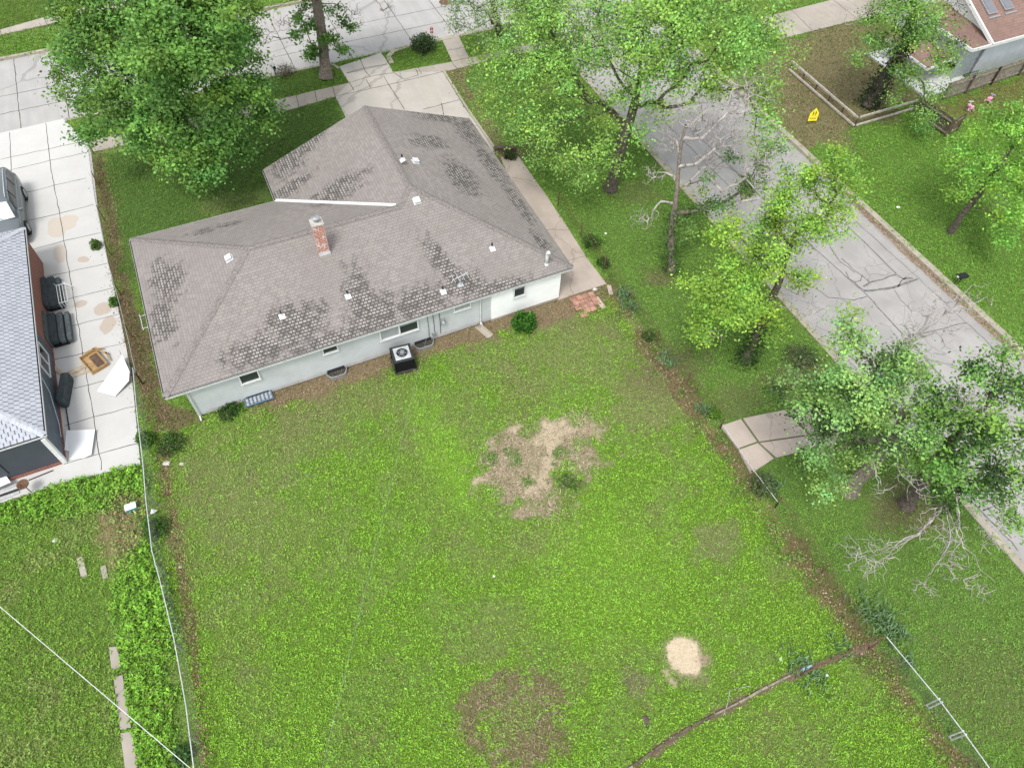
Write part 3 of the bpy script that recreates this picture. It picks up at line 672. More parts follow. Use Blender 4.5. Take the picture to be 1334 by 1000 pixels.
sheet('sidewalk', PX([(-100, 66), (0, 39), (82, 16), (200, -14), (400, -60), (400, -48), (205, -2), (84, 27), (0, 46), (-100, 78)]), .01, M['walk'], [PX(l) for l in [[(58, 24), (62, 33)], [(0, 39), (2, 46)], [(110, 9), (114, 19)]]])
sheet('patio', P_ST, .03, M['slab'], [PX(l) for l in [[(668, 232), (700, 238)], [(692, 300), (742, 300)], [(712, 345), (764, 334)]]], .02, None, .15)
for _q in [[(938, 555), (965, 546), (986, 575), (961, 584), (954, 575)], [(962, 586), (987, 577), (1008, 597), (978, 617)], [(968, 545), (1022, 534), (1052, 566), (989, 575)], [(990, 577), (1052, 568), (1060, 583), (1012, 596)], [(1026, 534), (1062, 531), (1095, 560), (1056, 566)], [(1056, 569), (1094, 563), (1086, 580), (1064, 583)]]:
    sheet('patio', PX(_q), .02+rng.uniform(-.006, .01), M['slab'], [], .03, None, .15)
if 0: sheet('patio', P_SL, .01, M['slab'], [(.07, PX([(966, 546), (978, 563), (988, 576), (1010, 597)])), (.06, PX([(962, 585), (975, 580), (988, 576)])), (.03, PX([(1024, 535), (1040, 560), (1055, 578)])), (.03, PX([(988, 576), (1030, 566), (1086, 560)]))], .06, M['gutter_dirt'], .15, .04)
for q in [[(142, 843), (153, 842), (158, 868), (146, 873)], [(148, 881), (160, 879), (171, 947), (157, 950)], [(157, 955), (172, 952), (182, 1010), (165, 1012)], [(165, 1016), (182, 1014), (196, 1080), (178, 1082)], [(100, 728), (108, 724), (114, 750), (106, 752)], [(131, 738), (138, 736), (141, 752), (134, 754)]]:
    sheet('path', PX(q), .03, M['walk'], [], .02)

# ------------------------------------------------------------------ the ranch house
SL = [bl(385, 418, 1.6, 1.0, TH, 2.6), bl(340, 455, 1.8, .7, TH, 2.2), bl(488, 408, 1.5, 1.3, TH, 2.4), bl(470, 375, .7, 1.4, TH, 3), bl(545, 390, 1.6, .8, TH, 2.4), bl(575, 335, .5, 1.5, TH+.3, 3), bl(600, 368, 1.1, .8, TH, 2.4), bl(430, 440, 1.8, .45, TH, 2.2), bl(650, 375, 1.6, .4, TH, 2),
      bl(217, 365, .9, 1.5, TH, 2.4), bl(212, 420, .7, 1.3, TH, 2.2), bl(375, 215, 1.0, 1.1, TH, 2.3), bl(410, 192, 1.2, .6, TH+.5, 2.5), bl(440, 248, 1.6, .8, TH, 3), bl(380, 243, 1.3, .5, TH, 2.3),
      bl(575, 153, 1.8, .5, TH, 2.6), bl(608, 170, .7, 1.6, TH, 2.3), bl(640, 215, .5, 2.4, TH, 2.2), bl(675, 265, .4, 2.2, TH, 2.2), bl(600, 230, .8, 1.6, TH, 3), bl(560, 190, 1.0, .7, TH, 3), bl(280, 300, 1.5, .35, TH, 2.4), bl(705, 318, .35, 1.2, TH, 2.1)]
M['roof'] = shingle('grey_tan_tab_shingles', (.232, .208, .193), (.05, .046, .042), (.34, .31, .29), SL, .17, .135, .014, gapstr=.3, rowstr=.5)
M['roof_cap'] = simple('ridge_cap_shingles', (.235, .21, .195), .95, .25, 14)
he, k = HE, HK
house = empty('ranch_house', hp(HL/2, HW_/2), 'low grey-shingled ranch house with white garage wing in the middle of the plot', 'house')
L, Wd, Vv, D = HL, HW_, HV, HD
A = hp(0, 0, he); B = hp(L, 0, he); LF = hp(0, Wd, he); Dd = hp(L-Vv, Wd, he); Ee = hp(L-Vv, Wd+D, he); Gg = hp(L, Wd+D, he)
Ff = hp(L-Vv/2, Wd+D, he+k*Vv/2); Hh = hp(L-Vv/2, Vv/2, he+k*Vv/2); I_ = hp(Wd/2, Wd/2, he+k*Wd/2); Jj = hp(L-Vv+Wd/2, Wd/2, he+k*Wd/2)
mb = MB(); faces = []
def slope(pts, du, dv):
    """roof slope with uv along eave / up slope"""
    b = len(mb.v); mb.poly(pts); faces.append((np.array(du), np.array(dv)))
e1, e2 = E1, E2
slope([A, B, Hh, Jj, I_], e1, e2)                        # back
slope([LF, A, I_], -e2, e1)                              # left hip
slope([LF, I_, Jj, Dd][::-1] and [Dd, LF, I_, Jj], -e1, -e2)   # front
slope([Ee, Dd, Jj, Hh, Ff], -e2, e1)                     # wing west
slope([B, Gg, Ff, Hh], e2, -e1)                          # wing east
sec = math.sqrt(1+k*k)
def ruv(p, fi):
    du, dv = faces[min(fi, 4)]; return (float(np.dot(np.array(p[:2]), du)), float(np.dot(np.array(p[:2])-HA, dv)*sec))
# thickness: lower copy
roof = mb.build('roof', [M['roof']], house, uvf=ruv)
md = roof.modifiers.new('thickness', 'SOLIDIFY'); md.thickness = .06; md.offset = -1
cap = MB()
def capline(a, b, w_=.14, lift=.012):
    a = np.array(a); b = np.array(b); n_ = int(np.linalg.norm(b-a)/.2); d = (b-a)/n_; dd = d/np.linalg.norm(d); s = np.cross(dd, [0, 0, 1]); s /= np.linalg.norm(s)
    for i in range(n_):
        p = a+d*i; q = a+d*(i+1.1); z1 = np.array([0, 0, lift+.012]); z0 = np.array([0, 0, lift])
        dn = np.array([0, 0, -w_*k*.75])
        cap.add([p+z0-s*w_+dn, p+z0, p+z0+s*w_+dn, q+z1-s*w_+dn, q+z1, q+z1+s*w_+dn], [(0, 1, 4, 3), (1, 2, 5, 4), (0, 3, 5, 2), (0, 2, 1), (3, 4, 5)])
for a, b in ((A, I_), (LF, I_), (I_, Jj), (Jj, Hh), (B, Hh), (Ff, Hh)): capline(a, b)
cap.build('ridge_cap', M['roof_cap'], roof)
mb = MB(); d = Jj-Dd; nn = np.cross(d/np.linalg.norm(d), [0, 0, 1]); nn /= np.linalg.norm(nn)
mb.add([Dd-nn*.09+[0, 0, .05], Dd+nn*.09+[0, 0, .05], Dd+d*.97+nn*.09+[0, 0, .05], Dd+d*.97-nn*.09+[0, 0, .05], Dd-nn*.09, Dd+nn*.09, Dd+d*.97+nn*.09, Dd+d*.97-nn*.09], [(0, 1, 2, 3), (0, 4, 5, 1), (3, 2, 6, 7), (1, 5, 6, 2), (0, 3, 7, 4)])
mb.build('valley_flashing', M['white'], roof)
# fascia + gutters
def edge(a, b, out, gutter=True):
    a = np.array(a); b = np.array(b); d = (b-a); o = np.array([*out, 0.])
    f = MB(); c = (a+b)/2; f.obox(c-o*.012+[0, 0, -.12], d/2, o*.011, np.array([0, 0, .055])); f.build('fascia', M['white'], house)
    if gutter:
        g = MB(); g.obox(c+o*.03+[0, 0, -.125], d/2, o*.03, np.array([0, 0, .004]))
        g.obox(c+o*.062+[0, 0, -.085], d/2, o*.004, np.array([0, 0, .042]))
        gg = g.build('gutter', M['white_metal'], house)
        g2 = MB(); g2.obox(c+o*.028+[0, 0, -.09], d/2*.998, o*.029, np.array([0, 0, .03])); g2.build('dark_infill', M['gutter_in'], gg)  # dark infill along the inside of the gutter
edge(A, B, -e2); edge(LF, A, -e1); edge(Dd, LF, e2); edge(Ee, Dd, -e1); edge(B, Gg, e1, False)
# gable rakes on the street side
for p, q in ((Ee, Ff), (Gg, Ff)):
    f = MB(); f.obox((p+q)/2+np.array([*e2, 0])*.015+[0, 0, -.1], (q-p)/2, np.array([*e2, 0])*.014, np.array([0, 0, .08])); f.build('rake_board', M['white'], house)
# walls
def wallrun(name, pts, z0, z1, mat, parent, th=.15, base_mat=None):
    mb = MB(); pts = [np.array(p[:2]) for p in pts]
    for a, b in zip(pts[:-1], pts[1:]):
        d = b-a; ln = np.linalg.norm(d); d /= ln; nn = np.array([-d[1], d[0]])
        c = (a+b)/2+nn*th/2; mb.obox((*c, (z0+z1)/2), np.array([*(d*ln/2), 0]), np.array([*(nn*th/2), 0]), np.array([0, 0, (z1-z0)/2]))
    o = mb.build(name, mat, parent); return o
wl, wb, wr = .77, .15, .51
uwh = None
def HU(px, py, z): g = G2(px, py, z)-HA; return float(g@E1), float(g@E2)
u_white = HU(642, 421, 0)[0]
wallrun('wall', [hp(wl, Wd-.4), hp(wl, wb)], 0, he-.1, M['wall_grey'], house)
wallrun('wall', [hp(wl+.15, wb), hp(u_white, wb)], 0, he-.1, M['wall_grey'], house)
wallrun('wall', [hp(u_white, wb-.06), hp(L-wr, wb-.06)], .13, he-.1, M['wall_white'], house)
wallrun('foundation', [hp(u_white-.01, wb-.075), hp(L-wr+.01, wb-.075)], -.02, .127, M['curb'], house)
wallrun('wall', [hp(L-wr, wb+.092), hp(L-wr, Wd+D-.4)], 0, he-.1, M['wall_white'], house)
wallrun('wall', [hp(L-wr, Wd+D-.4), hp(L-Vv+.5, Wd+D-.4)], 0, he-.1, M['wall_white'], house)
wallrun('wall', [hp(L-Vv+.5, Wd+D-.4), hp(L-Vv+.5, Wd-.4), hp(wl+.15, Wd-.4)], 0, he-.1, M['wall_grey'], house)
mb = MB(); g0 = Wd+D-.38
mb.add([hp(L-wr, g0, he-.1), hp(L-Vv+.5, g0, he-.1), hp(L-Vv/2, g0, he+k*(Vv/2)-.15), hp(L-wr, g0-.1, he-.1), hp(L-Vv+.5, g0-.1, he-.1), hp(L-Vv/2, g0-.1, he+k*(Vv/2)-.15)], [(0, 1, 2), (3, 5, 4), (0, 3, 4, 1)])
mb.build('gable_wall', M['wall_white'], house)
mb = MB(); mb.obox(hp(L-4.0, g0+.06, .85), np.array([*e1, 0])*2.3, np.array([*e2, 0])*.03, np.array([0, 0, .85]))
for i in range(4): mb.obox(hp(L-4.0, g0+.1, .25+.42*i), np.array([*e1, 0])*2.2, np.array([*e2, 0])*.012, np.array([0, 0, .17]))
mb.build('garage_door', M['white'], house)
# soffit
mb = MB()
for q in ([hp(.01, .01), hp(L-.01, .01), hp(L-.01, .6), hp(.01, .6)], [hp(.01, .61), hp(.9, .61), hp(.9, Wd-.02), hp(.01, Wd-.02)], [hp(L-.6, .61), hp(L-.01, .61), hp(L-.01, Wd+D-.02), hp(L-.6, Wd+D-.02)], [hp(.91, Wd-.6), hp(L-Vv+.02, Wd-.6), hp(L-Vv+.02, Wd-.02), hp(.91, Wd-.02)], [hp(L-Vv+.03, Wd-.3), hp(L-Vv+.6, Wd-.3), hp(L-Vv+.6, Wd+D-.02), hp(L-Vv+.03, Wd+D-.02)]):
    mb.prism([tuple(p[:2]) for p in q], he-.2, he-.17)
mb.build('soffit', M['white'], house)
# windows on the back wall (u0,u1,z0,z1 measured on the wall plane)
def onwall(px, py, v): 
    p = RAY(px, py, hp(0, v), np.array([*E2, 0])); q = p[:2]-HA; return float(q@E1), p[2]
def window(tl, br, v, panes=1, blind=None, label=None, zt=None):
    u0, z1 = onwall(*tl, v); u1, z0 = onwall(*br, v)
    if zt: z1 = zt
    u0, u1 = min(u0, u1), max(u0, u1); z1 = min(z1, he-.19)
    fr = MB(); t = .05; ex = np.array([*E1, 0]); ey = np.array([*E2, 0]); ez = np.array([0, 0, 1.])
    um, zm = (u0+u1)/2, (z0+z1)/2
    for (u, z, a, b) in ((um, z0+t/2, (u1-u0)/2, t/2), (um, z1-t/2, (u1-u0)/2, t/2), (u0+t/2, zm, t/2, (z1-z0)/2-t), (u1-t/2, zm, t/2, (z1-z0)/2-t)):
        fr.obox(hp(u, v-.03, z), ex*a, ey*.045, ez*b)
    for i in range(1, panes): fr.obox(hp(u0+(u1-u0)*i/panes, v-.03, zm), ex*.035, ey*.044, ez*((z1-z0)/2-t))
    wn = fr.build('window', M['white'], house)
    if label: wn['label'] = label
    for i in range(panes):
        a = u0+(u1-u0)*i/panes; b = u0+(u1-u0)*(i+1)/panes
        p = MB(); p.obox(hp((a+b)/2, v-.012, zm), ex*((b-a)/2-.03), ey*.008, ez*((z1-z0)/2-t))
        p.build('pane', M['blind'] if (blind and i in blind) else M['glass'], wn)
        if not (blind and i in blind):
            p = MB(); p.obox(hp((a+b)/2, v-.022, zm+(z1-z0)*.28), ex*((b-a)/2-.05), ey*.003, ez*(z1-z0)*.06); p.build('blind', M['blind'], wn)
    sl_ = MB(); sl_.obox(hp(um, v-.035, z0-.013), ex*((u1-u0)/2+.02), ey*.045, ez*.012); sl_.build('sill', M['white'], wn)
window((308, 487), (340, 492), wb); window((418, 453), (441, 455), wb); window((493, 430), (545.5, 427.5), wb, 2, (0,))
window((590, 398), (613, 399), wb, 1, (0,)); window((668.4, 374), (683.7, 383), wb-.06, 1)
# downspouts
def downspout(u, v, ztop=he-.15, out=.0):
    mb = MB(); mb.tube([hp(u, v-.14, ztop), hp(u, v-.05, ztop-.15), hp(u, v-.05, .12), hp(u, v-.25, .05)], .04, 4); mb.build('downspout', M['white_metal'], house)
downspout(HU(628, 425, 0)[0], wb); 
mb = MB(); mb.tube([hp(wl-.05, wb-.1, he-.15), hp(wl-.05, wb-.06, he-.3), hp(wl-.05, wb-.06, .08), hp(wl-.02, wb-.3, .04)], .045, 4); mb.build('downspout', M['white_metal'], house)
mb = MB(); mb.obox(hp(wl-.02, wb-.02, .9), np.array([*E1, 0])*.04, np.array([*E2, 0])*.03, np.array([0, 0, .88])); mb.build('corner_trim', M['white'], house)
# conduits, meter
for px, py in ((559, 408), (566, 405), (574, 404)):
    u, z = onwall(px, py+30, wb); mb = MB(); mb.tube([hp(u, wb-.02, .25), hp(u+.02, wb-.02, .9), hp(u+.0, wb-.02, he-.25)], .012, 5); mb.build('conduit', M['dark'], house)
u, z = onwall(576, 417, wb); mb = MB(); mb.obox(hp(u, wb-.08, z), np.array([*E1, 0])*.10, np.array([*E2, 0])*.07, np.array([0, 0, .14])); mt = mb.build('electric_meter', M['galv'], house)
mb = MB(); p = hp(u, wb-.15, z+.02); mb.tube([p, p+np.array([*(-E2), 0])*.07], .07, 10); mb.build('meter_glass', M['pale_pipe'], mt)
u, z = onwall(565, 434, wb); mb = MB(); mb.obox(hp(u, wb-.05, z), np.array([*E1, 0])*.08, np.array([*E2, 0])*.05, np.array([0, 0, .09])); mb.build('junction_box', M['galv'], house)
u, z = onwall(528, 452, wb); mb = MB(); mb.tube([hp(u, wb, z), hp(u+.05, wb-.15, z+.05), hp(u, wb-.3, z-.15), hp(u-.05, wb-.5, z-.3)], .015, 5); mb.build('refrigerant_line', M['dark'], house)
# window wells: half round galvanised liners
def well(px0, py0, px1, py1, dep=.42, h=.16):
    u0 = HU(px0, py0, .1)[0]; u1 = HU(px1, py1, .1)[0]; r0 = (u1-u0)/2; um = (u0+u1)/2
    pts = []
    for t in np.linspace(0, math.pi, 15): pts.append((um-r0*math.cos(t)*(1 if abs(math.cos(t)) < .98 else 1), wb-dep*min(1, 1.25*math.sin(t))))
    m1 = MB(); ou = np.array([[hp(a, b, -.02), hp(a, b, h)] for a, b in pts]); inn = np.array([[hp(um+(a-um)*.93, wb+(b-wb)*.9, -.02), hp(um+(a-um)*.93, wb+(b-wb)*.9, h)] for a, b in pts])
    m1.grid(ou, 0, True); m1.grid(inn, 0); m1.grid(np.array([[o[1], i[1]] for o, i in zip(ou, inn)]), 0, True)
    ww = m1.build('window_well', M['galv'], house); 
    m2 = MB(); m2.poly([hp(um+(a-um)*.93, wb+(b-wb)*.9, .03) for a, b in pts]); m2.build('well_floor', M['gutter_in'], ww)
    m3 = MB(); m3.obox(hp(um, wb-.012, .12), np.array([*E1, 0])*r0*.8, np.array([*E2, 0])*.01, np.array([0, 0, .09])); m3.build('basement_pane', M['glass'], ww)
    return ww, um, r0
well(425, 489, 453, 481); well(538, 450, 565, 441)
ww, um, r0 = well(319, 527, 356, 516, .35, .12)
mb = MB()
for t in np.linspace(-1, 1, 8): mb.obox(hp(um+r0*t*.95, wb-.22, .16), np.array([*E1, 0])*.02, np.array([*E2, 0])*.22, np.array([0, 0, .015]))
mb.obox(hp(um, wb-.44, .16), np.array([*E1, 0])*r0, np.array([*E2, 0])*.02, np.array([0, 0, .02])); mb.build('bar_cover', M['bluebar'], ww)
mb = MB(); mb.obox(hp(um, wb-.2, .10), np.array([*E1, 0])*r0*.9, np.array([*E2, 0])*.18, np.array([0, 0, .008])); mb.build('cover_sheet', M['pale_pipe'], ww)
# things on the roof
def onroof(px, py, sl='back'):
    # slope plane: point + normal
    if sl == 'back': p0, n_ = A, np.array([*(-E2*k), 1])
    elif sl == 'left': p0, n_ = A, np.array([*(-E1*k), 1])
    elif sl == 'west': p0, n_ = Dd, np.array([*(-E1*k), 1])
    elif sl == 'east': p0, n_ = B, np.array([*(E1*k), 1])
    elif sl == 'front': p0, n_ = LF, np.array([*(E2*k), 1])
    return RAY(px, py, p0, n_), n_/np.linalg.norm(n_)
def boxvent(px, py, sl):
    p, n_ = onroof(px, py, sl); m1 = MB(); rz = TH
    x = np.array([*E1, 0]); x = x-np.dot(x, n_)*n_; x /= np.linalg.norm(x); y = np.cross(n_, x)
    m1.obox(p+n_*.012, x*.17, y*.17, n_*.008); m1.obox(p+n_*.06, x*.10, y*.10, n_*.045); m1.obox(p+n_*.12, x*.14, y*.14, n_*.022)
    m1.build('roof_vent', M['white_metal'], house, bevel=.012)
boxvent(299, 337, 'left'); boxvent(543, 262, 'back'); boxvent(541, 211, 'east')
def pipevent(px, py, sl, h=.28, r=.04):
    p, n_ = onroof(px, py, sl); m1 = MB(); m1.tube([p-[0, 0, .05], p+[0, 0, h]], r, 8, 0); o = m1.build('vent_pipe', M['dark'], house)
    m2 = MB(); m2.tube([p-[0, 0, .03], p+[0, 0, h*.45]], [.09, .05], 8)
    x = np.array([*E1, 0]); x = x-np.dot(x, n_)*n_; x /= np.linalg.norm(x); y = np.cross(n_, x); m2.obox(p+n_*.012-y*.05, x*.12, y*.12, n_*.006); m2.build('pipe_flashing', M['white'], o)
for q in ((367, 411, 'back'), (453, 385, 'back'), (577, 379, 'back'), (641, 323, 'back'), (524, 208, 'west')): pipevent(*q)
p, n_ = onroof(712, 345, 'back'); mb = MB(); mb.tube([p-[0, 0, .05], p+[0, 0, .12]], [.11, .08], 12); mb.tube([p, p+[0, 0, .5], p+[.0, 0, .72], p+[.04, -.07, .82], p+[.06, -.16, .80]], [.075]*5, 12); mb.build('exhaust_pipe', M['white'], house, smooth=True)
# chimney
p, n_ = onroof(424, 333, 'back'); ch = MB(); cb = p+np.array([*(E2*.22), 0]); hgt = 1.6
ch.box(cb+[0, 0, hgt/2-.1], .44, .38, hgt+.2, TH)
def cuv(v, fi): q = np.array(v[:2]); return (float(q@E1) if fi in (0, 1, 2, 4) else float(q@E2), v[2])
cho = ch.build('chimney', M['brick_worn'], house, uvf=cuv)
mb = MB(); mb.box(cb+[0, 0, hgt+.04], .5, .44, .08, TH); mb.build('chimney_crown', M['stone'], cho, bevel=.01)
mb = MB(); mb.cyl(cb+[0, 0, hgt+.08], .1, .18, 12); mb.cyl(cb+[0, 0, hgt+.28], .17, .05, 14, 0, .05); mb.build('flue_cap', M['galv'], cho)
mb = MB(); x = np.array([*E1, 0]); y = np.cross(n_, x)
mb.obox(cb-y*.36+n_*.03-[0, 0, .15], x*.36, y*.13, n_*.02); mb.obox(cb-np.array([*(E2*.196), 0])+[0, 0, .02], x*.24, np.array([*E2, 0])*.006, np.array([0, 0, .16])); mb.build('chimney_flashing', M['white_metal'], cho)
# aerial
p, n_ = onroof(600, 372, 'back'); mb = MB(); mb.tube([p, p+[0, 0, .55]], .02, 6); x = np.array([*E1, 0]); y = np.array([*E2, 0])
mb.tube([p+[0, 0, .5]-x*.38-y*.05, p+[0, 0, .55]+x*.38+y*.1], .022, 6)
for t in (-.3, -.1, .12, .32): mb.tube([p+[0, 0, .53]+x*t-y*.25, p+[0, 0, .53]+x*t+y*.25], .012, 4)
mb.box(p+[0, 0, .02], .25, .2, .03, TH); mb.build('tv_aerial', M['pale_pipe'], house)
p = hp(0.0, 4.0, he-.3); g = RAY(183, 412, hp(-.3, 0), np.array([*E1, 0])); g2 = RAY(186, 428, hp(-.3, 0), np.array([*E1, 0]))
mb = MB(); mb.tube([g+np.array([*E1, 0])*.6, g, g2, g2+np.array([*E1, 0])*.4], .022, 6); mb.tube([g+[0, 0, .1], g2+[0, 0, -.1]], .016, 6); mb.build('wall_bracket', M['pale_pipe'], house)

# things by the back wall
ac = empty('air_conditioner', G(525, 478), 'square black and grey air conditioning unit by the grey back wall', 'air conditioner')
c = G(526, 474); sx = .86
mb = MB(); mb.box((c[0], c[1], .36), sx*.92, sx*.92, .62, TH-.1); mb.build('casing', M['dark'], ac, bevel=.02)
mb = MB()
for i in range(14):
    mb.box((c[0], c[1], .09+.042*i), sx*.97, sx*.97, .012, TH-.1)
mb.build('louvres', M['black'], ac)
mb = MB()
for i in (-1, 1):
    for j in (-1, 1):
        mb = MB(); q = c[:2]+np.array([math.cos(TH-.1), math.sin(TH-.1)])*i*sx/2+np.array([-math.sin(TH-.1), math.cos(TH-.1)])*j*sx/2; mb.box((*q, .36), .05, .05, .72, TH-.1); mb.build('corner_post', M['black'], ac)
mb = MB(); mb.box((c[0], c[1], .73), sx*1.02, sx*1.02, .05, TH-.1); mb.build('lid', M['dark'], ac, bevel=.01)
mb = MB(); mb.box((c[0], c[1], .762), sx*.78, sx*.78, .02, TH-.1); tp = mb.build('top_panel', M['pale_pipe'], ac, bevel=.01)
mb = MB(); cc_ = np.array([c[0], c[1], .778]); mb.tube([cc_, cc_+[0, 0, .006]], .23, 20); mb.build('fan_opening', M['black'], tp)
mb = MB()
for rr in (.24, .14): mb.tube([cc_+[rr*math.cos(t), rr*math.sin(t), .02] for t in np.linspace(0, 2*math.pi, 20, endpoint=False)], .008, 4, closed=True)
for t in np.linspace(0, math.pi, 3, endpoint=False): mb.tube([cc_+[.24*math.cos(t), .24*math.sin(t), .024], cc_-[.24*math.cos(t), .24*math.sin(t), -.024]], .006, 4)
mb.cyl(cc_+[0, 0, .012], .09, .025, 12); mb.build('fan_guard', M['galv'], tp)
mb = MB(); mb.box((c[0], c[1], .03), 1.0, 1.0, .05, TH-.1); mb.build('pad', M['gutter_in'], ac)
sb = MB(); d1, d2 = G(624, 427), G(637, 438); dd_ = (d2-d1)/np.linalg.norm(d2-d1); nn_ = np.array([-dd_[1], dd_[0], 0]); c = (d1+d2)/2
sb.obox(c+[0, 0, .03], dd_*.42, nn_*.15, np.array([0, 0, .02])); 
for s_ in (-1, 1): sb.obox(c+nn_*.14*s_+[0, 0, .07], dd_*.42, nn_*.02, np.array([0, 0, .04]))
tag(sb.build('splash_block', M['curb'], base=c), 'grey concrete splash block under the white downspout', 'splash block')

# ------------------------------------------------------------------ left neighbour: brick house
BR = np.array([-17.04, 13.62]); bl_len = 12.0; bw_ = 8.6; bz = 1.9; bk_ = .36
def bp(a, b, z=0.): q = BR-a*E1+b*E2; return np.array([q[0], q[1], z])   # a: to the left, b: away
M['roof_white'] = shingle('pale_blue_grey_shingles', (.36, .375, .41), (0, 0, 0), (0, 0, 0), None, .22, .17, .022, gap=(.05, .055, .07), gapstr=.85, rowstr=.12)
M['slate_paint'] = simple('slate_blue_siding', (.10, .125, .15), .6, .12, 3)
M['slate_dark'] = simple('dark_slate_panel', (.065, .075, .09), .6, .06, 3)
bh = empty('brick_house', bp(bw_/2, bl_len/2), 'neighbouring house with pale grey shingles and red brick wall at the left edge', 'house')
c0, c1_, c2_, c3_ = bp(0, 0, bz), bp(0, bl_len, bz), bp(bw_, bl_len, bz), bp(bw_, 0, bz); r0_, r1_ = bp(bw_/2, bw_/2, bz+bk_*bw_/2), bp(bw_/2, bl_len-bw_/2, bz+bk_*bw_/2)
mb = MB(); mb.poly([c0, c1_, r1_, r0_]); mb.poly([c1_, c2_, r1_]); mb.poly([c2_, c3_, r0_, r1_]); mb.poly([c3_, c0, r0_])
bf = [(E2, -E1, c0), (-E1, -E2, c1_), (-E2, E1, c2_), (E1, E2, c3_)]
def buv(p, fi): du, dv, o_ = bf[fi]; q = np.array(p[:2])-o_[:2]; return (float(q@du), float(q@dv)*math.sqrt(1+bk_**2))
rf = mb.build('roof', M['roof_white'], bh, uvf=buv)
cap = MB(); k_s = k; k = bk_
for a, b in ((c0, r0_), (c1_, r1_), (c2_, r1_), (c3_, r0_), (r0_, r1_)): capline(a, b, .13)
cap.build('ridge_cap', simple('pale_ridge_cap', (.5, .52, .56), .95, .15, 10), rf); k = k_s
def bedge(a, b, out):
    a = np.array(a); b = np.array(b); d = b-a; o = np.array([*out, 0.]); c = (a+b)/2
    f = MB(); f.obox(c+o*.052+[0, 0, -.06], d/2+d/np.linalg.norm(d)*.055, o*.006, np.array([0, 0, .04])); f.obox(c+o*.025+[0, 0, -.095], d/2, o*.025, np.array([0, 0, .005]))
    gt = f.build('gutter', M['white_metal'], bh)
    f = MB(); f.obox(c+o*.024+[0, 0, -.055], d/2, o*.021, np.array([0, 0, .03])); f.build('gutter_channel', M['black'], gt)
bedge(c0, c1_, E1); bedge(c1_, c2_, E2); bedge(c3_, c0, -E2)
mb = MB(); mb.prism([tuple(bp(-.0, 0)[:2]), tuple(bp(0, bl_len)[:2]), tuple(bp(bw_, bl_len)[:2]), tuple(bp(bw_, 0)[:2])], bz-.16, bz-.135); mb.build('soffit', M['white'], bh)
gw = G2(72, 480); iw = float((BR-gw)@E1)    # inset of the east wall from the eave
sb_ = float((G2(86, 605)-BR)@E2)
iw = .15; sw = .02
def bwall(name, a0_, b0_, a1_, b1_, z0, z1, mat, uv=False):
    mb = MB(); p, q = bp(a0_, b0_), bp(a1_, b1_); d = q-p; ln = np.linalg.norm(d); d = d/ln; n2 = np.array([-d[1], d[0], 0]); c = (p+q)/2
    mb.obox((c[0], c[1], (z0+z1)/2), d*ln/2, n2*.06, np.array([0, 0, (z1-z0)/2]))
    return mb.build(name, mat, bh, uvf=(lambda v, fi: (float(np.array(v[:2])@d[:2]), v[2])) if uv else None)
bsplit = float((G2(69, 460)-BR)@E2)
bwall('brick_wall', iw, bsplit, iw, bl_len-.3, 0, bz-.17, M['brick'], True)
bwall('siding_wall', iw+.01, sw+.06, iw+.01, bsplit, .12, bz-.17, M['slate_paint']); bwall('brick_base', iw-.02, sw-.02, iw-.02, bsplit-.002, 0, .115, M['brick'], True)
bwall('siding_wall', iw, sw, bw_-.4, sw, .17, bz-.17, M['slate_dark']); bwall('brick_base', iw-.05, sw-.03, bw_-.4, sw-.03, 0, .165, M['brick'], True)
bwall('back_wall', iw, bl_len-.3, bw_-.4, bl_len-.3, 0, bz-.17, M['brick'], True); bwall('back_wall', bw_-.4, sw, bw_-.4, bl_len-.3, 0, bz-.17, M['brick'], True)
mb = MB(); p = bp(iw-.03, sw-.03); mb.box((p[0], p[1], bz/2-.07), .16, .16, bz-.2, TH); mb.build('corner_post', M['white'], bh)
mb = MB(); p = bp(1.9, sw-.07); mb.box((p[0], p[1], 1.0), .03, .02, 1.1, TH); mb.build('panel_seam', M['black'], bh)
def bwin(b0_, b1_, z0, z1):
    fr = MB(); ex = np.array([*E2, 0]); ey = np.array([*E1, 0]); t = .045; v = iw-.07; bm = (b0_+b1_)/2; zm = (z0+z1)/2
    for b, z, hb, hz in ((bm, z0, (b1_-b0_)/2, t/2), (bm, z1, (b1_-b0_)/2, t/2), (b0_, zm, t/2, (z1-z0)/2-t/2), (b1_, zm, t/2, (z1-z0)/2-t/2), (bm, zm, t/2, (z1-z0)/2-t/2)):
        p = bp(v, b, z); fr.obox(p, ex*hb, ey*.03, np.array([0, 0, hz]))
    o = fr.build('window', M['white'], bh); q = MB(); q.obox(bp(v+.02, bm, zm), ex*((b1_-b0_)/2-.02), ey*.01, np.array([0, 0, (z1-z0)/2-.02])); q.build('pane', M['glass'], o)
bwin(bsplit-1.9, bsplit-.6, .6, 1.45)
mb = MB(); pts_ = [bp(iw-.09, bsplit-2.6, 1.5), bp(iw-.09, bsplit-2.9, .9), bp(iw-.1, bsplit-4.2, .35), bp(iw-.1, 1.0, .3)]; mb.tube(pts_, .015, 5); mb.build('cable', M['pale_pipe'], bh)

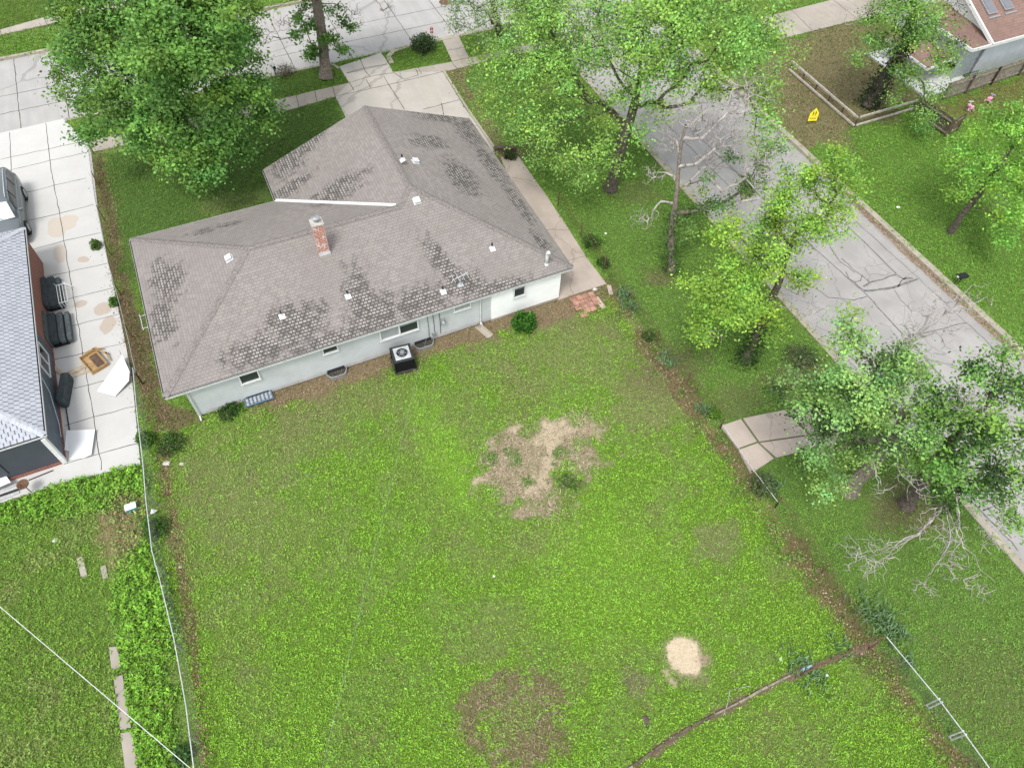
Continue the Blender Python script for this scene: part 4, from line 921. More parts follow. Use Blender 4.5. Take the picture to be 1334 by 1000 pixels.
# loose things on the pale driveway
def wp(px, py, z=0.): return G(px, py, z)
def roundslab(mbx, c, hx, hy, hz, rz, m=0, n=5, tilt=None):
    """box with rounded outline in plan (cushion)"""
    pts = []; r_c = min(hx, hy)*.55
    for (sx_, sy_, a0_) in ((1, 1, 0), (-1, 1, 90), (-1, -1, 180), (1, -1, 270)):
        for t in np.linspace(0, 90, n):
            a = R(a0_+t); pts.append((sx_*(hx-r_c)+r_c*math.cos(a), sy_*(hy-r_c)+r_c*math.sin(a)))
    ca, sa = math.cos(rz), math.sin(rz)
    lv = [(-hz, .92), (-hz*.7, 1), (hz*.6, 1), (hz, .9)]
    V = []
    for z, s_ in lv:
        for x, y in pts: V.append((c[0]+(x*ca-y*sa)*s_, c[1]+(x*sa+y*ca)*s_, c[2]+z))
    nn2 = len(pts); Fc = [tuple(range(nn2))[::-1], tuple(range(3*nn2, 4*nn2))]
    for i in range(3):
        for j in range(nn2): Fc.append((i*nn2+j, i*nn2+(j+1) % nn2, (i+1)*nn2+(j+1) % nn2, (i+1)*nn2+j))
    mbx.add(V, Fc, m)
def couch(name, px, py, ln, label, offs, shift=0):
    base = wp(px, py); o = empty(name, base, label, 'patio bench', 'dark padded benches by the brick wall')
    for nm, a, hx, z, hz, mat in offs:
        q = base[:2]-E1*a; m1 = MB(); roundslab(m1, (q[0], q[1], z), ln/2, hx, hz, TH+math.pi/2); m1.build(nm, mat, o)
    m1 = MB(); m1.box((base[0]-E1[0]*.0, base[1]-E1[1]*.0, .09), ln*.96, .62, .14, TH+math.pi/2); m1.build('base', M['black'], o)
    return o
couch('padded_bench', 80, 433, 1.75, 'dark grey three-panel padded bench beside the brick wall, nearer the wood debris', [('backrest', .36, .05, .42, .36, M['cloth2']), ('seat_cushion', .16, .15, .36, .16, M['cloth']), ('middle_cushion', -.13, .12, .29, .13, M['cloth2']), ('front_cushion', -.40, .10, .22, .13, M['cloth2'])])
couch('padded_bench', 74, 386, 1.9, 'dark padded bench under a white wire rack beside the brick wall', [('backrest', .30, .10, .36, .2, M['cloth']), ('seat_cushion', .05, .17, .30, .16, M['cloth']), ('front_cushion', -.2, .1, .2, .1, M['cloth2'])])
rk = MB(); p0_, p1_ = wp(73, 372, .55), wp(77, 395, .55)
dv_ = p1_-p0_; e_ = np.array([*E1, 0])
for t in np.linspace(0, .36, 4): rk.tube([p0_+e_*t+[0, 0, .0], p1_+e_*t, p1_+e_*t-[0, 0, .3]], .014, 5)
rk.tube([p0_, p0_+e_*.36], .014, 5); rk.tube([p1_, p1_+e_*.36], .014, 5); rk.tube([p0_, wp(60, 362, .1)], .014, 5)
tag(rk.build('wire_rack', M['white_metal'], base=p1_-[0, 0, .3]), 'white wire rack leaning on the dark padded bench', 'rack')
gp = MB(); a_, b_ = wp(57, 363, .05), wp(95, 374, .02); gp.obox((a_+b_)/2+[0, 0, .03], (b_-a_)/2, np.array([*E2, 0])*.03, np.array([0, 0, .03])); c_ = wp(70, 361, .02)
gp.add([a_+[0, 0, .07], b_+[0, 0, .07], c_+[0, 0, .06], a_+[0, 0, .05], b_+[0, 0, .05], c_+[0, 0, .04]], [(0, 1, 2), (3, 5, 4), (0, 3, 4, 1), (1, 4, 5, 2), (2, 5, 3, 0)])
tag(gp.build('foam_board', M['white'], base=a_), 'narrow white board lying behind the wire rack', 'board')
m1 = MB(); q = wp(89, 513); d_ = wp(93, 494)-wp(86, 532); roundslab(m1, (q[0], q[1], .3), np.linalg.norm(d_)/2, .15, .28, math.atan2(d_[1], d_[0])); tag(m1.build('cushion', M['cloth'], base=q), 'long dark cushion lying alone by the slate siding', 'cushion')
# broken cabinet
q = wp(124, 473); cb_ = empty('broken_cabinet', q, 'broken tan wooden drawer cabinet lying open on the white driveway', 'cabinet')
ax_ = wp(143, 475)-wp(128, 458); ax_ /= np.linalg.norm(ax_); ay_ = np.array([-ax_[1], ax_[0], 0]); ez = np.array([0, 0, 1.])
m1 = MB(); m1.obox(q+ez*.05, ax_*.52, ay_*.34, ez*.012); m1.build('bottom_board', M['wood_tan'], cb_)
m1 = MB()
for s_ in (-1, 1): m1.obox(q+ay_*.35*s_+ez*.12, ax_*.54, ay_*.014, ez*.10)
for s_ in (-1, 1): m1.obox(q+ax_*.53*s_+ez*.12, ax_*.014, ay_*.335, ez*.10)
m1.build('side_board', M['wood_tan'], cb_)
m1 = MB(); m1.obox(q+ay_*.12+ez*.075, ax_*.42, ay_*.16, ez*.01); m1.build('dark_lining', simple('brown_lining', (.13, .08, .06), .8, .2), cb_)
m1 = MB()
for (a, b, t, l_) in ((-.2, .5, .4, .3), (.15, .55, -.2, .28), (-.5, .45, .9, .22), (-.62, .2, 1.5, .25)):
    p = q+ax_*a+ay_*b; dd2 = ax_*math.cos(t)+ay_*math.sin(t); m1.obox(p+ez*.16, dd2*l_, np.array([-dd2[1], dd2[0], 0])*.03, ez*.02)
m1.build('broken_slat', M['wood_tan'], cb_)
def board(a, b, wd, th, mat, label, z=.03, name='wooden_board', cat='board', group=None, rise=0.):
    a = wp(*a); b = wp(*b)+np.array([0, 0, rise]); d = (b-a); ln = np.linalg.norm(d); d /= ln; s = np.cross(d, [0, 0, 1]); s /= np.linalg.norm(s); m1 = MB()
    c = (a+b)/2+np.array([0, 0, z]); m1.obox(c, d*ln/2, s*wd/2, np.cross(s, d)*th/2)
    return tag(m1.build(name, mat, base=(c[0], c[1], 0), bevel=.006), label, cat, group)
board((90, 487), (118, 474), .22, .03, M['wood_pale'], 'wide pale board lying against the broken cabinet, the upper of two', .04)
board((86, 493), (119, 482), .20, .03, M['wood_pale'], 'lower pale board, just below the wide one beside the broken cabinet', .03)
board((66, 476), (84, 489), .14, .04, M['wood_pale'], 'short pale board sloping from the slate wall to the driveway', .05, rise=.0)
board((84, 515), (92, 566), .04, .04, M['dark'], 'thin dark rail lying beside the slate siding', .05, 'metal_rail', 'rail')
def panel(name, pts, z, mat, label, cat, lift=None):
    m1 = MB(); P = [wp(*p) for p in pts]; zz_ = lift or [0]*len(pts)
    top = [np.array([p[0], p[1], z+.035+l_]) for p, l_ in zip(P, zz_)]; bot = [t-[0, 0, .03] for t in top]; n_ = len(P)
    m1.add(top+bot, [tuple(range(n_))[::-1], tuple(range(n_, 2*n_))]+[(i, (i+1) % n_, n_+(i+1) % n_, n_+i) for i in range(n_)])
    return tag(m1.build(name, mat, base=(P[0][0], P[0][1], 0)), label, cat)
M['bright_white'] = simple('bright_white_foam', (.85, .86, .86), .6, .02)
panel('white_sheet', [(163, 468), (173, 490), (171, 500), (151, 517), (127, 510), (145, 487)], .01, M['bright_white'], 'large white sheet lying against the left chain link fence', 'sheet', [.25, .3, .2, .03, 0, .02])
panel('white_sheet', [(88, 562), (126, 562), (121, 594), (110, 597), (90, 599), (91, 588), (85, 587)], .01, M['bright_white'], 'square white foam sheet lying beside the corner of the slate siding', 'sheet', [.05, .12, .1, .02, 0, 0, .02])
panel('white_sheet', [(-20, 622), (8, 617), (20, 633), (-10, 646)], .3, M['bright_white'], 'white tabletop-like sheet at the left edge below the slate wall', 'sheet')
for i, (a, b, lb) in enumerate([((-10, 644), (34, 627), 'pale gutter length lying nearest the slate wall below the white tabletop sheet'), ((-10, 650), (30, 636), 'dark metal rail between the two pale lengths at the left edge'), ((-10, 656), (26, 641), 'pale metal length nearest the weeds at the left edge'), ((38, 626), (70, 613), 'thin dark rod lying right of the rusty fire bowl')]):
    board(a, b, .09 if i < 3 else .03, .04, M['dark'] if i in (1, 3) else M['pale_pipe'], lb, .04, 'metal_length', 'metal length')
# fire bowl on a stand
q = wp(41, 641); fb = empty('fire_bowl', q, 'rusty round bowl on a thin stand in front of the slate wall', 'bowl')
m1 = MB(); m1.cyl(q, .02, .5, 6); m1.build('stand', M['rust'], fb)
m1 = MB(); P_ = np.array([[q+[rr*math.cos(t), rr*math.sin(t), .5+h_] for t in np.linspace(0, 2*math.pi, 17)] for rr, h_ in ((.02, 0), (.12, .02), (.2, .1), (.21, .16), (.18, .16), (.1, .06), (.0, .04))]); m1.grid(P_); m1.build('bowl', M['rust'], fb, smooth=True)

# ------------------------------------------------------------------ SUV on the neighbour's drive (faces the camera)
def suv(front_axle, dirv, label, paint, group=None):
    o = empty('parked_car', (front_axle[0], front_axle[1], 0), label, 'car', group)
    d = np.array([*dirv, 0.]); s = np.array([-d[1], d[0], 0]); z = np.array([0, 0, 1.]); O = np.array([front_axle[0], front_axle[1], 0.])
    def P(x, y, h): return O+d*x+s*y+z*h
    # body sections: x, half width, bottom, belt, hood crown
    S_ = [(.92, .62, .45, .62), (.88, .80, .32, .72), (.6, .90, .25, .88), (.1, .93, .25, .97), (-.5, .94, .25, 1.03), (-1.4, .95, .25, 1.05), (-2.6, .95, .25, 1.06), (-3.2, .93, .27, 1.06), (-3.65, .88, .35, 1.02), (-3.72, .75, .45, .9)]
    m1 = MB(); g = []
    for x, hw, b, t in S_:
        ring_ = [(-hw*.9, b), (-hw, b+.12), (-hw*1.0, (b+t)/2), (-hw*.97, t-.1), (-hw*.86, t), (-hw*.4, t+.04), (hw*.4, t+.04), (hw*.86, t), (hw*.97, t-.1), (hw, (b+t)/2), (hw, b+.12), (hw*.9, b), (-hw*.9, b)]
        g.append([P(x, y, h) for y, h in ring_])
    g = np.array(g); m1.grid(g, 0); m1.poly(list(g[0][:-1])); m1.poly(list(g[-1][:-1])[::-1]); bd = m1.build('body', paint, o, smooth=True)
    # greenhouse: x, half base, half top, z base, z top
    gh = [(.0, .80, .78, 1.0, 1.02), (-.75, .84, .68, 1.02, 1.52), (-1.0, .85, .68, 1.03, 1.6), (-2.0, .86, .70, 1.04, 1.64), (-3.1, .84, .68, 1.04, 1.6), (-3.5, .80, .66, 1.03, 1.5), (-3.68, .78, .7, 1.0, 1.05)]
    m1 = MB(); g = np.array([[P(x, -hb, zb), P(x, -ht_, zt-.05), P(x, -ht_*.88, zt), P(x, 0, zt+.02), P(x, ht_*.88, zt), P(x, ht_, zt-.05), P(x, hb, zb)] for x, hb, ht_, zb, zt in gh]); m1.grid(g)
    m1.build('cabin', paint, o, smooth=True)
    def pane(name, pts, off=.012):
        c_ = np.mean([P(*p) for p in pts], 0); Q = [np.array(P(*p)) for p in pts]; n_ = np.cross(Q[1]-Q[0], Q[2]-Q[0]); n_ /= np.linalg.norm(n_)
        if np.dot(n_, c_-P(-1.8, 0, 1.0)) < 0: n_ = -n_
        m2 = MB(); m2.add([q_+n_*off for q_ in Q]+[q_-n_*.02 for q_ in Q], [(0, 1, 2, 3), (0, 3, 2, 1), (0, 4, 5, 1), (1, 5, 6, 2), (2, 6, 7, 3), (3, 7, 4, 0)][0:1]+[(0, 4, 5, 1), (1, 5, 6, 2), (2, 6, 7, 3), (3, 7, 4, 0)]); m2.build(name, M['glass'], o)
    pane('windscreen', [(-.05, -.72, 1.03), (-.05, .72, 1.03), (-.72, .60, 1.50), (-.72, -.60, 1.50)], .03)
    for s_ in (-1, 1):
        for xa, xb in ((-.55, -1.35), (-1.43, -2.35), (-2.45, -3.25)):
            za = 1.40 if xa == -.55 else 1.52
            xt = xa-.25 if xa == -.55 else xa
            pane('side_window', [(xa, s_*.845, 1.08), (xb, s_*.855, 1.08), (xb, s_*.715, 1.52), (xt, s_*.715, za+.05)], .02)
    pane('rear_window', [(-3.64, -.62, 1.12), (-3.64, .62, 1.12), (-3.54, .58, 1.42), (-3.54, -.58, 1.42)], .04)
    m2 = MB(); 
    q_ = [(-1.0, -.32, 1.635), (-1.0, .32, 1.635), (-1.5, .32, 1.655), (-1.5, -.32, 1.655)]; m2.obox(P(-1.2, 0, 1.645), d*.24, s*.33, z*.01); m2.build('sunroof', M['glass'], o)
    for s_ in (-1, 1):
        m2 = MB(); m2.tube([P(-.9, s_*.6, 1.62), P(-1.2, s_*.61, 1.70), P(-2.9, s_*.61, 1.69), P(-3.2, s_*.6, 1.6)], .022, 6); m2.build('roof_rail', M['pale_pipe'], o)
        m2 = MB(); m2.obox(P(-.42, s_*1.03, 1.10), d*.06, s*.10, z*.08); m2.build('wing_mirror', paint, o, bevel=.02)
        m2 = MB(); m2.obox(P(.80, s_*.66, .66), d*.06, s*.14, z*.06); m2.build('headlight', M['white_metal'], o, bevel=.02)
        m2 = MB(); m2.obox(P(-3.64, s_*.72, .85), d*.05, s*.1, z*.12); m2.build('tail_light', M['red'], o, bevel=.02)
        for x in (0, -2.72):
            m2 = MB(); m2.tube([P(x, s_*.76, .35), P(x, s_*.80, .35), P(x, s_*.96, .35), P(x, s_*.985, .35)], [.31, .35, .35, .31], 20); wh = m2.build('wheel', M['tyre'], o)
            m2 = MB(); m2.tube([P(x, s_*.97, .35), P(x, s_*.995, .35)], [.24, .2], 12); m2.build('rim', M['galv'], wh)
    return o
M['car_paint'] = NB('silver_grey_car_paint').col((.16, .18, .19)); M['car_paint'].b.inputs['Roughness'].default_value = .25; M['car_paint'].b.inputs['Metallic'].default_value = .4; M['car_paint'] = M['car_paint'].mat
fa = G2(42, 303)-E1*.98
suv(fa, -E2, 'silver grey SUV parked on the white driveway beside the brick house', M['car_paint'])

# ------------------------------------------------------------------ fences
def chain_fence(name, base_pts, h, label, rail_mat, post_mat, spacing=.10, meshseg=None, posts=2.6, railr=.018, rails=True, wire_r=.0022, wire_mat=None, group=None):
    P = [np.array([*p, 0.]) for p in base_pts]; o = empty(name, P[0], label, 'fence', group)
    if rails:
        m1 = MB(); m1.tube([p+[0, 0, h+rng.normal(0, .01)] for p in P], railr, 6); m1.build('top_rail', rail_mat, o)
    seg = [np.linalg.norm(b-a) for a, b in zip(P[:-1], P[1:])]; cum = np.r_[0, np.cumsum(seg)]
    def at(t):
        i = int(np.clip(np.searchsorted(cum, t)-1, 0, len(seg)-1)); return P[i]+(P[i+1]-P[i])*(t-cum[i])/seg[i]
    n_ = int(cum[-1]/posts)
    for i in range(n_+1):
        p = at(min(cum[-1], i*cum[-1]/n_)); m1 = MB(); m1.tube([p-[0, 0, .05], p+[0, 0, h+.04]], .03 if i in (0, n_) else .024, 7); m1.build('post', post_mat, o)
    m1 = MB()
    for t in np.arange(0, cum[-1], spacing):
        for s_ in (-1, 1):
            q0 = at(min(cum[-1], max(0, t))); t1 = t+s_*h
            if t1 < 0 or t1 > cum[-1]: continue
            q1 = at(t1); m1.tube([q0+[0, 0, .03], q1+[0, 0, h-.02]], wire_r, 3, caps=False)
    m1.build('chain_mesh', wire_mat or post_mat, o)
    return o
hf = 1.1
leftT = [(120, 215), (120, 250), (130, 300), (138, 339), (153, 393), (163, 434), (173, 480), (178.5, 538), (186, 602), (190, 653), (197.7, 717), (208, 755), (227, 834), (242, 918), (252, 1000), (268, 1100)]
LT = [G2(a, b, hf) for a, b in leftT]
LT[0] = G2(118, 192, .4)
chain_fence('chain_link_fence', LT[6:], hf, 'long chain link fence with pale top rail running down the left of the yard', M['pale_pipe'], M['galv'], .13, wire_mat=M['wire'])
chain_fence('chain_link_fence', LT[:7], hf*.75, 'older chain link fence between the white driveway and the house side', M['galv'], M['rust'], .12, railr=.016)
RT_ = [G2(1155, 829, .9), G2(1225, 912, .9), G2(1256, 954, .9), G2(1290, 1000, .9), G2(1350, 1075, .9)]
chain_fence('chain_link_fence', RT_, .9, 'chain link fence with pale top rail in the bottom right corner', M['pale_pipe'], M['galv'], .13, posts=50, wire_mat=M['wire'])
for (tx, ty) in ((1225, 912), (1256, 954)):
    t = G(tx, ty, .86); m1 = MB(); e_ = (G(1290, 1000)-G(1155, 829)); e_ = e_/np.linalg.norm(e_)
    for s_ in (-.055, .055): m1.tube([np.array([t[0], t[1], -.02])+e_*s_, t+e_*s_+[0, 0, .05]], .028, 7)
    m1.tube([np.array([t[0], t[1], .04])-e_*.055, np.array([t[0], t[1], .04])+e_*.055], .02, 5)
    tag(m1.build('gate_post', M['pale_pipe'], base=(t[0], t[1], 0)), 'pair of galvanised gate posts in the right corner fence, '+('upper pair' if tx == 1225 else 'lower pair'), 'gate post')
mid_pts = [G2(727, 268), G2(756, 307), G2(795, 362), G2(862, 456), G2(938, 558)]
chain_fence('chain_link_fence', mid_pts, .85, 'low rusty wire fence between the concrete strip and the right side lawn', M['rust'], M['rust'], .22, posts=2.2, railr=.010, wire_r=.003)
chain_fence('chain_link_fence', [G2(938, 558), G2(978, 617), G2(1010, 660)], .35, 'low pale wire gate edge across the cracked concrete slab', M['pale_pipe'], M['rust'], .3, posts=2.0, railr=.014, wire_r=.003)
chain_fence('chain_link_fence', [G2(1010, 660), G2(1070, 745), G2(1132, 845)], .8, 'leaf choked rusty wire fence between the slab and the iris bed', M['rust'], M['rust'], .2, posts=2.4, railr=.012, wire_r=.003)
# timber edging across the yard
eo = empty('timber_edging', G(980, 905), 'low weathered brown timber edging crossing the bottom right of the yard', 'edging')
ep = [(790, 1020), (825, 997), (865, 968), (900, 946), (930, 931), (962, 915), (1000, 894), (1030, 879)]
for a, b in zip(ep[:-1], ep[1:]):
    a = G(*a); b = G(*b); d = b-a; ln = np.linalg.norm(d); d /= ln; s = np.array([-d[1], d[0], 0]); m1 = MB()
    m1.obox((a+b)/2+[0, 0, .025+rng.uniform(-.01, .01)], d*(ln/2-.015), s*rng.uniform(.028, .042), np.array([0, 0, .035])); m1.build('timber', M['wood_old'] if rng.random() < .5 else M['wood_dark'], eo, bevel=.01)
m1 = MB(); m1.tube([G(1048, 876, .35), G(1100, 852, .42), G(1152, 829, .5)], .022, 6); m1.tube([G(1048, 876, .35)*[1, 1, 0], G(1048, 876, .35)], .02, 5); m1.tube([G(1152, 829, .5)*[1, 1, 0], G(1152, 829, .5)], .02, 5)
tag(m1.build('rusty_rail', M['rust'], base=G(1048, 876)), 'thin rusty pipe rail running to the corner of the right fence', 'rail')
m1 = MB(); m1.tube([G(942, 932, .02), G(948, 915, .05), G(951, 898, .03), G(962, 896, .02), G(976, 893, .02)], .012, 5); tag(m1.build('stick', M['deadwood'], base=G(948, 915)), 'pale bent stick lying above the timber edging', 'stick')
# wooden rail fences, NE
def rail_fence(p, q, label, n_, h=.62, second=.10):
    p = np.array([*p, 0.]); q = np.array([*q, 0.]); o = empty('rail_fence', p, label, 'fence'); d = q-p; ln = np.linalg.norm(d); d /= ln; s = np.array([-d[1], d[0], 0])
    for z in (h, second):
        m1 = MB(); m1.obox((p+q)/2+[0, 0, z], d*ln/2, s*.045, np.array([0, 0, .06])); m1.build('rail', M['wood_rail'], o, bevel=.01)
    m1 = MB(); m1.obox((p+q)/2+[0, 0, (h+second)/2]-s*.012, d*ln/2, s*.003, np.array([0, 0, .02])); m1.build('middle_wire', M['rust'], o)
    for t in np.linspace(.03, ln-.03, n_):
        m1 = MB(); m1.obox(p+d*t+s*.08+[0, 0, h/2+.03], d*.04, s*.035, np.array([0, 0, h/2+.07])); m1.build('post', M['wood_dark'], o)
c_corner = G2(1112, 166)
rail_fence(G2(1027, 92), c_corner, 'weathered low rail fence left of the ivy trunk, along the brown verge', 6)
rail_fence(c_corner+E1*.1, G2(1190, 143), 'weathered low rail fence below the ivy trunk, meeting the other at a corner', 4)
def privacy(pts_top, name, label, h, mat, th=.03, posts=True):
    P = [np.array([*p, 0.]) for p in pts_top]; o = empty(name, P[0], label, 'fence')
    for a, b in zip(P[:-1], P[1:]):
        d = b-a; ln = np.linalg.norm(d); d /= ln; s = np.array([-d[1], d[0], 0]); m1 = MB(); n_ = max(1, int(ln/.14))
        for i in range(n_):
            m1.obox(a+d*(i+.5)*ln/n_+s*rng.uniform(-.006, .006)+[0, 0, h/2+rng.uniform(-.02, .02)], d*(ln/n_/2-.006), s*.01, np.array([0, 0, h/2]))
        m1.build('pickets', mat, o)
        for z in (.2, h-.2):
            m1 = MB(); m1.obox((a+b)/2-s*.045+[0, 0, z], d*ln/2, s*.02, np.array([0, 0, .04])); m1.build('rail', M['wood_old'], o)
        for e_ in ((a, b) if posts else ()):
            m1 = MB(); m1.obox(e_-s*.08+[0, 0, h/2], d*.045, s*.045, np.array([0, 0, h/2+.03])); m1.build('post', M['wood_dark'], o)
pf = [G2(1195, 147), G2(1225, 131), G2(1256, 121), G2(1289, 110), G2(1325, 98), G2(1362, 87), G2(1400, 76)]
privacy(pf[1:], 'privacy_fence', 'grey weathered board fence in front of the white house, top right', 1.15, M['wood_old'])
privacy([G2(1190, 148), G2(1232, 178)], 'board_fence', 'short brown board fence covered in vines right of the rail fences', 1.1, M['wood_dark'])
privacy([G2(1232, 178), G2(1244, 170)], 'board_fence', 'narrow brown end panel at the corner of the vine covered fence', 1.1, simple('brown_fence_board', (.2, .12, .07), .9, .25))
privacy([G2(1322, 172), G2(1350, 140)], 'board_fence', 'bit of grey board fence at the right edge above the light green tree', 1.0, M['wood_old'])

# dark low retaining wall at the driveway's end
m1 = MB(); a = G(644, 197); b = G(672, 196); m1.obox((a+b)/2+[0, 0, .1], (b-a)/2, np.array([*E2, 0])*.1, np.array([0, 0, .17])); tag(m1.build('low_wall', M['wood_dark'], base=(a+b)/2), 'dark low timber wall between the driveway and the concrete strip', 'wall')

# ------------------------------------------------------------------ white house, top right
M['roof_brown'] = shingle('brown_shingles', (.21, .135, .11), (0, 0, 0), (0, 0, 0), None, .30, .17, .012, gap=(.1, .07, .06), gapstr=.4)
M['siding'] = simple('pale_blue_siding', (.60, .64, .66), .7, .06, 2)
CO = G2(1283, 60, 2.3); wz = 2.3
def cp(a, b, z=0.): q = CO+a*E1+b*E2; return np.array([q[0], q[1], z])     # a right, b away
wh_ = empty('white_house', cp(5, 5), 'white house with brown shingle roofs and skylights in the top right corner', 'house')
Ln, Dp_, kk = 12., 9., .45
mb = MB(); ra = .55
gA = 0.55; ap = cp(gA, Dp_/2, wz+kk*Dp_/2); ap2 = cp(Ln, Dp_/2, wz+kk*Dp_/2)
mb.poly([cp(gA, 0, wz), cp(Ln, 0, wz), ap2, ap]); mb.poly([cp(Ln, Dp_, wz), cp(gA, Dp_, wz), ap, ap2])
bf2 = [(E1, E2, cp(0, 0)), (-E1, -E2, cp(0, Dp_))]
def wuv(p, fi): du, dv, o_ = bf2[min(fi, 1)]; q = np.array(p[:2])-o_[:2]; return (float(q@du), float(q@dv)*math.sqrt(1+kk**2))
rf = mb.build('roof', M['roof_brown'], wh_, uvf=wuv); md = rf.modifiers.new('t', 'SOLIDIFY'); md.thickness = .08; md.offset = -1
# porch roof: lower pitch, along the west gable, falling west
lp = MB(); wv_ = 1.7; lz = wz+.0
lp.poly([cp(-1.0, 0, lz-.0), cp(gA+.1, 0, lz+.02), cp(gA+.6, 1.2, lz+.42), cp(gA+.6, 4.6, lz+.55), cp(-1.0, 4.6, lz-.0)])
bf3 = [(E2, E1, cp(-1, 0))]
lr = lp.build('porch_roof', M['roof_brown'], wh_, uvf=lambda p, fi: (float((np.array(p[:2])-CO)@E2), float((np.array(p[:2])-CO)@E1))); md = lr.modifiers.new('t', 'SOLIDIFY'); md.thickness = .08; md.offset = -1
def wbar(a, b, w2, h2, name, mat, par=wh_):
    a = np.array(a); b = np.array(b); d = b-a; dn = d/np.linalg.norm(d); s = np.cross(dn, [0, 0, 1]); s /= np.linalg.norm(s); m1 = MB(); m1.obox((a+b)/2, d/2, s*w2, np.cross(s, dn)*h2); m1.build(name, mat, par)
wbar(cp(-1.04, -.03, lz-.05), cp(-1.04, 4.6, lz-.05), .04, .09, 'fascia', M['white']); wbar(cp(-1.0, -.05, wz-.05), cp(Ln, -.05, wz-.05), .04, .09, 'fascia', M['white'])
wbar(cp(gA-.05, -.1, wz+.02), ap+np.array([*(-E1*.05), .05]), .06, .1, 'rake_board', M['white'])
wbar(cp(gA-.05, Dp_+.1, wz), ap+np.array([*(-E1*.05), .05]), .06, .1, 'rake_board', M['white'])
mb = MB(); mb.poly([cp(gA+.25, .3, 0), cp(gA+.25, .3, wz+.1), cp(gA+.25, Dp_/2, wz+kk*Dp_/2-.1), cp(gA+.25, Dp_-.3, wz+.1), cp(gA+.25, Dp_-.3, 0)]); mb.build('gable_wall', M['white'], wh_)
mb = MB(); mb.obox(cp(Ln/2+.4, .45, wz/2-.05), np.array([*E1, 0])*(Ln/2-.4), np.array([*E2, 0])*.08, np.array([0, 0, wz/2-.06])); mb.build('wall', M['siding'], wh_)
mb = MB(); mb.obox(cp(-.0, .55, wz/2-.05), np.array([*E1, 0])*.75, np.array([*E2, 0])*.05, np.array([0, 0, wz/2-.06])); mb.build('porch_screen', simple('grey_screen', (.42, .46, .47), .7, .1), wh_)
for a in (-.85, .2, 1.55, 3.6, 6.5): wbar(cp(a, .3, 0), cp(a, .3, wz-.12), .05, .05, 'porch_post', M['white'])
wbar(cp(1.3, .33, 0), cp(1.3, .33, wz-.12), .10, .03, 'dark_trim', simple('grey_trim', (.22, .24, .25), .6, .1))
# metal railing
m1 = MB()
for t in np.linspace(-.85, .35, 9): m1.tube([cp(t, -.25, 0), cp(t, -.25, .8)], .012, 4)
m1.tube([cp(-.85, -.25, .8), cp(.35, -.25, .8)], .018, 5); m1.build('porch_railing', M['black'], wh_)
for a in (1.75, 3.1):
    n_ = np.array([*(-E2*kk), 1.]); n_ /= np.linalg.norm(n_); yv = np.array([*E2, kk]); yv /= np.linalg.norm(yv); c = cp(a, 2.4, wz+kk*2.4)
    m1 = MB(); m1.obox(c+n_*.06, np.array([*E1, 0])*.36, yv*.82, n_*.05); sk = m1.build('skylight', M['galv'], wh_, bevel=.02)
    m1 = MB(); m1.obox(c+n_*.125, np.array([*E1, 0])*.29, yv*.75, n_*.006); m1.build('skylight_pane', simple('skylight_glass', (.2, .2, .22), .2, .05), sk)
    m1 = MB(); m1.obox(c-yv*1.02+n_*.03, np.array([*E1, 0])*.46, yv*.05, n_*.03); m1.build('skylight_curb', M['galv'], sk)
# white canopy west of the porch (seen through the leaves)
cn = MB(); cn.poly([cp(-1.3, .6, 1.55), cp(-1.3, 4.2, 1.55), cp(-3.2, 4.2, 1.25), cp(-3.2, .6, 1.25)]); mo = cn.build('canopy_roof', M['roof_brown'], wh_, uvf=lambda p, fi: (p[0], p[1])); md = mo.modifiers.new('t', 'SOLIDIFY'); md.thickness = .05
wbar(cp(-3.22, .55, 1.2), cp(-3.22, 4.25, 1.2), .03, .07, 'canopy_fascia', M['white']); wbar(cp(-3.2, .57, 1.22), cp(-1.3, .57, 1.5), .03, .07, 'canopy_fascia', M['white'])
for a, b in ((-3.1, .7), (-3.1, 4.1), (-1.4, .7)): wbar(cp(a, b, 0), cp(a, b, 1.25), .04, .04, 'canopy_post', M['white'])
m1 = MB(); m1.prism([tuple(cp(a, b)[:2]) for a, b in ((-3.6, -.4), (.2, -.4), (.2, 4.8), (-3.6, 4.8))], -.1, .08); m1.build('porch_floor', simple('pale_porch_floor', (.6, .61, .6), .8, .1), wh_)

# toys behind the fence
def toy(px, py, label, mats, seed):
    q = G(px, py); o = empty('toy_trike', q, label, 'toy', 'plastic toys on the grass'); r = np.random.default_rng(seed); an = r.uniform(0, 3)
    d = np.array([math.cos(an), math.sin(an), 0]); s = np.array([-d[1], d[0], 0])
    m1 = MB(); m1.obox(q+[0, 0, .2], d*.24, s*.10, np.array([0, 0, .05])); m1.obox(q-d*.15+[0, 0, .3], d*.08, s*.11, np.array([0, 0, .06])); m1.build('seat', mats[0], o, bevel=.03)
    m1 = MB(); m1.tube([q+d*.24+[0, 0, .1], q+d*.2+[0, 0, .42]], .025, 6); m1.tube([q+d*.2+[0, 0, .42]-s*.15, q+d*.2+[0, 0, .42]+s*.15], .02, 6); m1.build('handlebar', mats[1], o)
    for a, b in ((.26, 0), (-.18, .15), (-.18, -.15)):
        m1 = MB(); c = q+d*a+s*b+[0, 0, .1]; m1.tube([c-s*.025, c+s*.025], .1, 12); m1.build('wheel', mats[1] if a > 0 else mats[0], o)
    return o
toy(1262, 143, 'pink and white toy trike on the grass, nearer the vine covered fence', [M['pink'], M['white']], 1)
toy(1287, 133, 'pink and lilac toy trike on the grass, nearer the right edge', [M['pink'], M['lilac']], 2)
m1 = MB(); q = G(1280, 143); m1.tube([q, q+[0, 0, .06], q+[0, 0, .12]], [.05, .08, .04], 8); tag(m1.build('toy_ball', M['pink'], base=q), 'tiny pink ball between the two toy trikes', 'ball')

